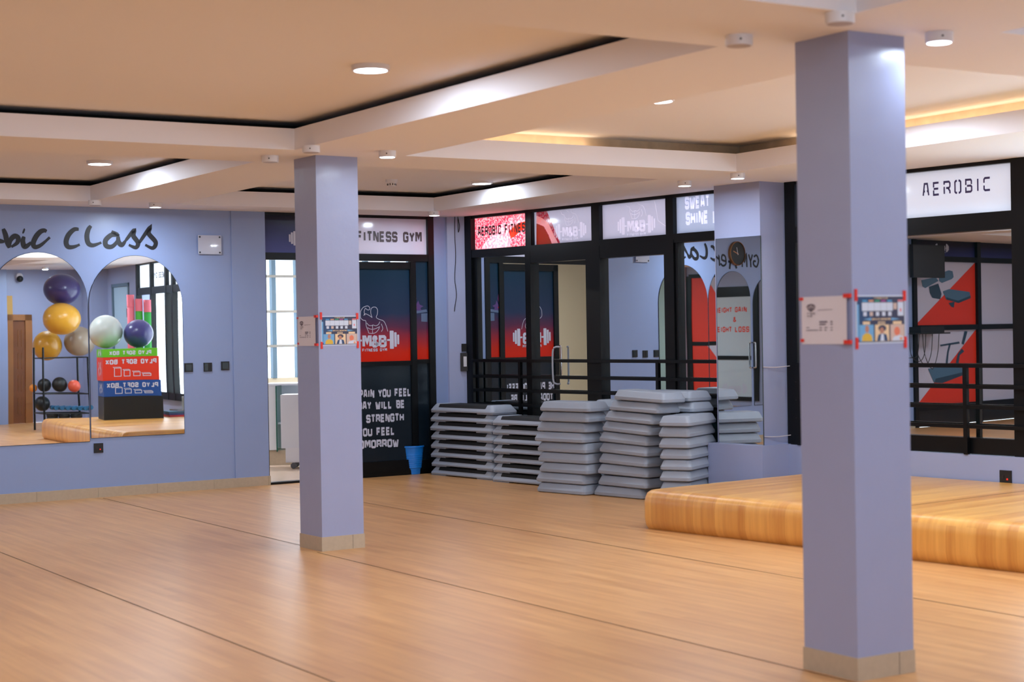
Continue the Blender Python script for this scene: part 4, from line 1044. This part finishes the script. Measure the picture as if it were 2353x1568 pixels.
# ================================================================== WHAT THE MIRRORS SHOW
VC = LW.refl(CAM)
def MP(px, py, D): return LW.refl(atdepth(px, py, D))
def vframe(P):
    w = Vector((P.x - VC.x, P.y - VC.y, 0)).normalized(); return atan2(w.y, w.x) - pi / 2
BALLM = lambda n, c: mat(n, c, .28, bump=.05, bscale=60, coat=.15)
balls = [(142.6, 667, 28.2, .285, 'ball_purple', '#33295e', 'purple exercise ball at the top of the pile', (1.1, 1.1, .92)),
 (142, 733, 27.9, .29, 'ball_yellow', '#c8922a', 'yellow exercise ball under the purple one, pile on the rack', (1.12, 1.1, .9)),
 (108, 794, 28.5, .26, 'ball_yellow', '#c8922a', 'yellow exercise ball lowest in the pile on the rack', (1, 1, 1)),
 (183, 784, 28.7, .26, 'ball_tan', '#9a8a78', 'dull silver exercise ball beside the lower yellow ball', (1, 1, 1)),
 (241, 762, 25.5, .25, 'ball_silver', '#b9bdb8', 'shiny silver exercise ball on the soft boxes', (1, 1, 1)),
 (317, 766, 25.6, .228, 'ball_violet', '#3b3670', 'purple exercise ball on the soft boxes', (1.03, 1.03, .95))]
for px, py, D, r, mn, c, lab, sc in balls:
    P = MP(px, py, D); t = thing('exercise_ball', lab + ', seen in a mirror', 'exercise ball', (P.x, P.y, P.z - r), 0, 'exercise balls')
    m = MB(); m.ball((0, 0, r), r, sc, 40); m.done('ball', BALLM(mn, c), t, smooth=80)
    m = MB(); m.lathe([(.012, 0), (.012, .006)], (0, -r * sc[1] - .002, r), 10, 0, 'y'); m.done('valve_plug', WHITE, t)
# soft boxes
def softbox(pxl, pxr, z0_, z1_, D, col, name, label, depth=.6, words=True, extra=True):
    Pa, Pb = MP(pxl, 850, D), MP(pxr, 850, D)
    e = (Pa - Pb); wdt = Vector((e.x, e.y, 0)).length; ang = vframe(MP(300, 850, D)) - R_(9)
    base = z0_; h = z1_ - z0_ - .002
    t = thing('soft_box', label, 'soft plyo box', (Pb.x, Pb.y, base), ang, 'stack of soft plyo boxes')
    m = MB(); m.box(0, wdt, 0, depth, 0, h); m.done('cover', mat(name, col, .45, bump=.3, bscale=5), t, bevel=.02)
    if words:
        m = MB(); hh = min(.075, h * .5); text(m, 'PLYO SOFT BOX', wdt * .5, h - hh - .035 if h > .2 else h * .25, hh, -.002, .24, align='c', sx=.82)
        if extra:
            z0 = h * .18
            for k, (bw, bh) in enumerate(((.10, .13), (.09, .09), (.10, .06), (.12, .03))):
                x = wdt * (.80 - .17 * k); s = min(1, h / .36)
                m.bar([(x, z0), (x - bw, z0), (x - bw, z0 + bh * s), (x, z0 + bh * s)], .010, -.002, closed=True); m.bar([(x, z0 + bh * s), (x + .02, z0 + bh * s + .015), (x - bw + .02, z0 + bh * s + .015), (x - bw, z0 + bh * s)], .007, -.002)
        m.done('lettering', LETTERW, t)
        m = MB(); n0 = len(m.bm.verts); m.bar(catmull([(.22, h * .25, 0), (.16, h * .45, 0), (.22, h * .6, 0), (.18, h * .8, 0)], 4), .035, 0); m.bar(catmull([(.34, h * .2, 0), (.40, h * .45, 0), (.33, h * .6, 0), (.38, h * .8, 0)], 4), .035, 0)
        for v in m.bm.verts: v.co = Vector((wdt + .002, v.co.x, v.co.z))
        m.done('side_emblem', LETTERW, t)
    return t
zq = [.301] + [MP(300, y, 25.2).z for y in (911, 874, 819, 800)]
softbox(237, 363, zq[3], zq[4], 25.2, '#63b81e', 'lime_vinyl', 'thin lime green soft plyo box on top of the stack, seen in the right mirror', extra=False)
softbox(237, 366, zq[2], zq[3], 25.2, '#d83317', 'red_vinyl_cover', 'red soft plyo box under the green one, seen in the right mirror')
softbox(239, 369, zq[1], zq[2], 25.2, '#144a96', 'blue_vinyl_cover', 'blue soft plyo box under the red one, seen in the right mirror')
softbox(239, 372, zq[0], zq[1], 25.2, '#121417', 'black_vinyl_cover', 'black soft plyo box at the bottom of the stack, seen in the right mirror', words=False)
# folded mats and a laptop lying before the boxes
a = WW.P(WW.loc(MP(408, 962, 25.9))[0], 0, -.36); ang = WW.a
for k, (c, n) in enumerate((('#c8404e', 'red'), ('#4a4f8c', 'purple'), ('#4c7590', 'blue'))):
    zb = .30 + .027 * k + .0005
    t = thing('exercise_mat', '%s folded exercise mat in the flat pile before the soft boxes' % n, 'mat', Vector((a.x, a.y, zb)), ang + .02 * k, 'folded exercise mats')
    m = MB(); m.box(-.25, .25 - .03 * k, -.2, .20, 0, .0265); m.done('sheet', mat('mat_' + n, c, .7), t, bevel=.008)
b = a
t = thing('laptop', 'silver laptop lying on the folded mats with its lid tipped up', 'laptop', (b.x, b.y, .30 + .0275 * 3), ang)
m = MB(); m.box(-.2, .2, -.06, .16, 0, .02); m.done('base', CHROME, t, bevel=.004)
m = MB(); m.box(-.2, .2, .14, .155, .02, .22); m.done('lid', mat('silver_lid', '#b8bcc2', .3, metal=.3), t, bevel=.004)
# foam rollers standing behind
for k, (px, c, n, y0, y1) in enumerate(((300, '#d96a78', 'pink', 705, 800), (320, '#d96a78', 'rose topped green', 714, 805), (340, '#2f9a3a', 'green', 716, 805))):
    P = MP(px, y1, 26.6); tp = MP(px, y0, 26.6).z
    t = thing('foam_roller', '%s foam roller standing behind the soft boxes near the bright window' % n, 'foam roller', (P.x, P.y, .30), 0, 'foam rollers')
    m = MB(); m.lathe([(.02, 0), (.055, .0), (.06, .01), (.06, tp - .32), (.055, tp - .31), (.02, tp - .31)], seg=24); m.done('foam', mat('foam_' + n.split()[0], '#3fa02e' if k == 1 else c, .7), t, smooth=40)
    m = MB(); m.lathe([(.03, tp - .31), (.062, tp - .31), (.062, tp - .12), (.03, tp - .12)], seg=24); m.done('end_sleeve', mat('foam_pinkish', '#d96a78', .7), t, smooth=40)
# wire rack with balls
Pa, Pb = MP(78, 986, 28.0), MP(205, 986, 28.0)
ang = DW.a; rk = thing('ball_rack', 'black wire storage rack holding exercise balls beside the wooden door, in the left mirror', 'rack', (Pb.x, Pb.y, 0), ang)
fr = Frame(Pb, ang); wid = (Pa - Pb).dot(fr.e); 
hz_ = MP(80, 822, 28.0).z
for x in (0, wid):
    for y in (0, .5):
        m = MB(); m.tube([(x, y, 0), (x, y, hz_ + (.18 if x else 0))], .018, 8); m.done('upright', BLACK, rk)
for py in (822, 905, 950):
    z = MP(140, py, 28.0).z
    m = MB(); 
    m.tube([(0, 0, z), (wid, 0, z)], .011, 6); m.tube([(0, .5, z), (wid, .5, z)], .011, 6); m.tube([(wid, 0, z), (wid, .5, z)], .011, 6); m.tube([(0, 0, z), (0, .5, z)], .011, 6)
    for k in range(1, 12): m.tube([(wid * k / 12, 0, z), (wid * k / 12, .5, z)], .004, 5)
    m.done('wire_shelf', BLACK, rk)
for px, py, r, c, n in ((101, 858, .12, '#15171a', 'black'), (137, 860, .13, '#15171a', 'black'), (170, 866, .105, '#d9583f', 'coral'), (75, 866, .07, '#e0882a', 'orange'), (96, 912, .13, '#15171a', 'black')):
    P = MP(px, py, 28.25); P.z = MP(140, 905 if py < 880 else 950, 28.0).z + r + .014; t = thing('medicine_ball', '%s medicine ball, %s one on the rack shelves seen in the left mirror' % (n, {858: 'left', 860: 'middle', 866: 'end', 912: 'lower'}[py]), 'medicine ball', P - Vector((0, 0, r)), 0, 'medicine balls')
    m = MB(); m.ball((0, 0, r), r, (1, 1, 1), 24); m.done('ball', mat('medball_' + n, c, .4), t, smooth=80)
for k in range(7):
    P = MP(128 + 13.5 * k, 922, 28.15); P.z = MP(140, 950, 28.0).z + .075; t = thing('dumbbell', 'small blue dumbbell end in the row on the lower rack shelf', 'dumbbell', P - Vector((0, 0, .06)), ang, 'blue dumbbells on the rack')
    for y in (0, .17):
        m = MB(); m.lathe([(.02, y), (.036, y), (.04, y + .02), (.036, y + .09), (.02, y + .09)], (0, 0, .06), 16, 0, 'y'); m.done('head', mat('blue_dumbbell', '#2a6a94', .35), t, smooth=40)
    m = MB(); m.lathe([(.016, .06), (.016, .2)], (0, 0, .06), 10, 0, 'y'); m.done('grip', CHROME, t)
for k in range(3):
    for j in range(4):
        P = MP(119 + 27.3 * k, 984, 28.3)
        t = thing('weight_plate', 'dark weight plate in the low piles under the rack', 'weight plate', (P.x, P.y, .002 + .062 * j), 0, 'weight plates under the rack')
        m = MB(); m.lathe([(.03, 0), (.09, 0), (.098, .015), (.098, .045), (.09, .06), (.03, .06)], seg=28); m.done('disc', mat('dark_plate', '#1a2024', .45), t, smooth=40)
# wooden door, camera, sconce on that wall
def dwx(px, py):
    d = atdepth(px, py, 1.0) - CAM; dm = Vector(d); dm -= LW.i * (2 * dm.dot(LW.i)); h = DW.hit(VC, dm); return DW.loc(h)
x0, zt, _ = dwx(69, 724); x1, zb, _ = dwx(13, 986)
px0 = dwx(11, 800)[0]
m = MB(); m.box(px0, 2.9, -.12, 0, 0, CEIL); struct(m.done('trim_3', PAINTL, loc=DW.O, rot=DW.a))
plate_thing('power_socket', 'black power socket on the pale wall strip at the left edge of the left mirror', 0, 0, .1, .16, 'socket', None, DW, 0, at=(dwx(1, 990)[0], dwx(1, 990)[1], -.12))
dd = struct(thing('door_4', None, None, DW.P(x0, 0, 0), DW.a)); W_ = x1 - x0
DWD = mat('brown_door_wood', '#7a4520', .4, var=.3, vscale=5); DWF = mat('brown_door_frame', '#9a6332', .4, var=.2, vscale=5)
m = MB(); m.box(0, .13, -.05, .02, 0, zt); m.box(W_ - .13, W_, -.05, .02, 0, zt); m.box(0, W_, -.05, .02, zt - .1, zt); m.done('door_frame', DWF, dd, bevel=.01)
m = MB(); m.box(.13, W_ - .13, -.02, .02, 0, zt - .1); lf = m.done('door_leaf', DWD, dd)
for i in range(2):
    for j in range(4):
        a = .2 + i * (W_ - .36) / 2; b = a + (W_ - .5) / 2; c = .16 + j * (zt - .3) / 4; d = c + (zt - .3) / 4 - .12
        m = MB(); m.box(a, b, -.035, -.02, c, d); m.done('raised_panel', DWF, lf, bevel=.012)
x, z, _ = dwx(40, 641)
t = thing('security_camera', 'white dome security camera high on the wall above the wooden door', 'security camera', DW.P(x, z - .09, 0), DW.a)
m = MB(); m.lathe([(.03, -.10), (.06, -.08), (.065, 0), (.02, 0)], (0, 0, .12), 24, 0, 'y'); m.done('body', WHITE, t, smooth=40)
m = MB(); m.ball((0, -.09, .07), .06, (1, 1, 1), 20); m.done('lens_dome', BLACKP, t, smooth=80)
x, z, _ = dwx(15, 704)
t = thing('wall_sconce', 'small amber sconce on the wall left of the wooden door', 'plate', DW.P(x, z - .17, 0), DW.a)
m = MB(); m.box(-.08, .08, -.03, 0, 0, .34); m.done('plate', mat('amber_sconce', '#c79a4a', .3), t, bevel=.02)
# glazed gym partition on the left wall, outside the frame, seen in the right window
def G(zx, zy):      # enlarged view of the right window (scale 3.337, origin 2080,490) -> left wall
    return WW.bounce(2080 + zx / 3.337, 490 + zy / 3.337, LW, GY)
w8 = struct(thing('window_8', None, None, LW.O, LW.a))
m = MB()
for x in (GYMX0 + .05, -7.2, -5.72, GYMX1 - .05): m.box(x - .05, x + .05, -.03, .08, 0, CEIL)
for z in (.28, 1.48, 2.52): m.box(GYMX0, GYMX1, -.028, .08, z - .04, z + .04)
m.done('window_frame', BLACK, w8)
LAVP = mat('pale_lavender_panel', '#c3bfd0', .4)
for a, b in ((-5.67, GYMX1 - .1), (-7.15, -5.77), (GYMX0 + .1, -7.25)):
    for c, d in ((.32, 1.44), (1.52, 2.48)):
        m = MB(); m.box(a, b, .02, .03, c, d); m.done('pane', LAVP, w8)
        if a > -6:
            m = MB(); m.face([(a, .018, c), (b, .018, c), (a, .018, d)]); m.done('red_film', REDV, w8)
    m = MB(); m.box(a, b, .02, .03, 2.56, CEIL); m.done('header_panel', NAVYT, w8)
    m = MB(); m.box(a, b, .02, .03, 0, .24); m.done('kick_panel', BLACKP, w8)
GB = mat('gym_photo_steel', '#4d6f88', .4); GBD = mat('gym_photo_dark', '#2b4457', .4)
m = MB()
def gp(pts, mi=0, y=.014): m.face([(q[0], y, q[1]) for q in (G(*p) for p in pts)], mi)
gp([(265, 465), (340, 438), (370, 445), (378, 490), (365, 505), (290, 535), (268, 520)]); gp([(130, 515), (240, 490), (262, 520), (160, 575), (140, 560)])
gp([(190, 565), (260, 540), (285, 620), (275, 660), (215, 650), (195, 610)], 1, .0135); gp([(295, 600), (345, 582), (500, 605), (508, 650), (415, 690), (320, 660)], 0, .013)
gp([(320, 645), (412, 672), (508, 632), (508, 652), (415, 690), (322, 662)], 1, .0125); gp([(340, 690), (385, 680), (380, 725), (360, 718)], 1)
gp([(182, 1195), (300, 1170), (480, 1190), (480, 1230), (290, 1305), (228, 1300)], 0); gp([(228, 1300), (290, 1305), (480, 1232), (470, 1215), (240, 1270)], 1, .0135)
gp([(318, 1150), (330, 1060), (345, 1000), (358, 1000), (340, 1070), (332, 1160)], 1); gp([(395, 1150), (410, 1080), (440, 1040), (460, 1060), (425, 1090), (415, 1160)], 1)
gp([(275, 1010), (420, 985), (425, 1000), (280, 1022)], 1); gp([(440, 1000), (462, 905), (484, 908), (470, 960), (455, 1010)], 1)
m.done('equipment_print', [GB, GBD], w8, normals=False)
m = MB(); x, z = G(285, 188); logo(m, x, 2.68, .085, .012, man=False); m.done('dumbbell_logo', LETTERW, w8)
# screen, shelf and cables before that partition
x0, z0 = G(30, 500); x1, z1 = G(165, 180)
t = thing('wall_screen', 'black flat screen seen reflected in the right window beside the near column', 'screen', LW.P(min(x0, x1) , z0, -.30), LW.a)
m = MB(); m.box(0, abs(x1 - x0) + .35, 0, .06, 0, min(z1, 2.7) - z0); m.done('panel', BLACKP, t, bevel=.006)
m = MB(); m.box(.2, .3, .06, .3, .3, .4); m.done('bracket', BLACK, t)
x0, z0 = G(40, 930); x1, z1 = G(220, 870)
t = thing('media_shelf', 'black wall shelf with player box and hanging cables under the screen', 'shelf', LW.P(min(x0, x1), z0, -.28), LW.a)
L = abs(x1 - x0) + .3
m = MB(); m.box(0, L, 0, .28, 0, .02); m.done('board', BLACKP, t)
m = MB(); m.box(.1, L - .2, .04, .24, .02, z1 - z0); m.done('player', BLACKP, t, bevel=.004)
for k in range(4):
    m = MB(); a = .15 + .18 * k; m.tube(catmull([(a, .1, 0), (a + .05, .1, -.3), (a + .2, .1, -.52 + .06 * k), (a + .4, .1, -.3), (a + .45, .1, 0)], 5), .006, 5); m.done('cable', BLACKP, t)
# side wall seen after two reflections: glazed partition with red film and slogan
w9 = struct(thing('window_9', None, None, FL.O, FL.a))
m = MB()
for x in (12.0, 13.2, 14.32): m.box(x - .07, x + .07, -.03, .0, .1, 2.6)
for z in (.14, 1.22, 2.6): m.box(12.0, 13.2, -.028, 0, z - .04, z + .04)
for z in (.14, .94, 2.23): m.box(13.2, 14.32, -.028, 0, z - (.04 if z < 2 else .10), z + (.04 if z < 2 else .10))
m.done('window_frame', BLACK, w9)
for c, d in ((.18, 1.18), (1.26, 2.56)):
    m = MB(); m.box(12.07, 13.13, -.012, -.002, c, d); m.done('pane', LAVP, w9)
    m = MB(); m.face([(12.07, -.014, c), (13.13, -.014, c), (13.13, -.014, c + (d - c) * .25), (12.45, -.014, d), (12.07, -.014, d)]); m.done('red_film', REDV, w9)
ICE = mat('pale_ice_pane', '#c6d3dc', .35)
m = MB(); m.box(13.27, 14.25, -.012, -.002, .98, 2.13); m.done('pane', ICE, w9)
m = MB(); m.box(13.27, 14.25, -.012, -.002, .18, .90); m.done('pane', ICE, w9)
m = MB(); fit(m, 'WEIGHT GAIN', 13.30, 14.12, 1.83, .10, -.014, .24, gap=.2); text(m, '&', 13.83, 1.645, .10, -.014, .22, align='c'); fit(m, 'WEIGHT LOSS', 13.26, 14.17, 1.45, .11, -.014, .24, gap=.2)
m.done('slogan_lettering', mat('coral_lettering', '#e4452f', .5), w9)
m = MB(); logo(m, 13.79, .32, .13, -.014); m.done('dumbbell_logo', LETTERW, w9)
m = MB(); m.box(11.5, 11.93, -.06, 0, 0, CEIL); struct(m.done('trim_1', mat('mauve_paint', '#a08c9c', .5), loc=FL.O, rot=FL.a))
m = MB(); m.box(10.2, 11.5, -.02, 0, 0, CEIL); struct(m.done('trim_2', mat('sage_paint', '#9fb8b4', .5), loc=FL.O, rot=FL.a))
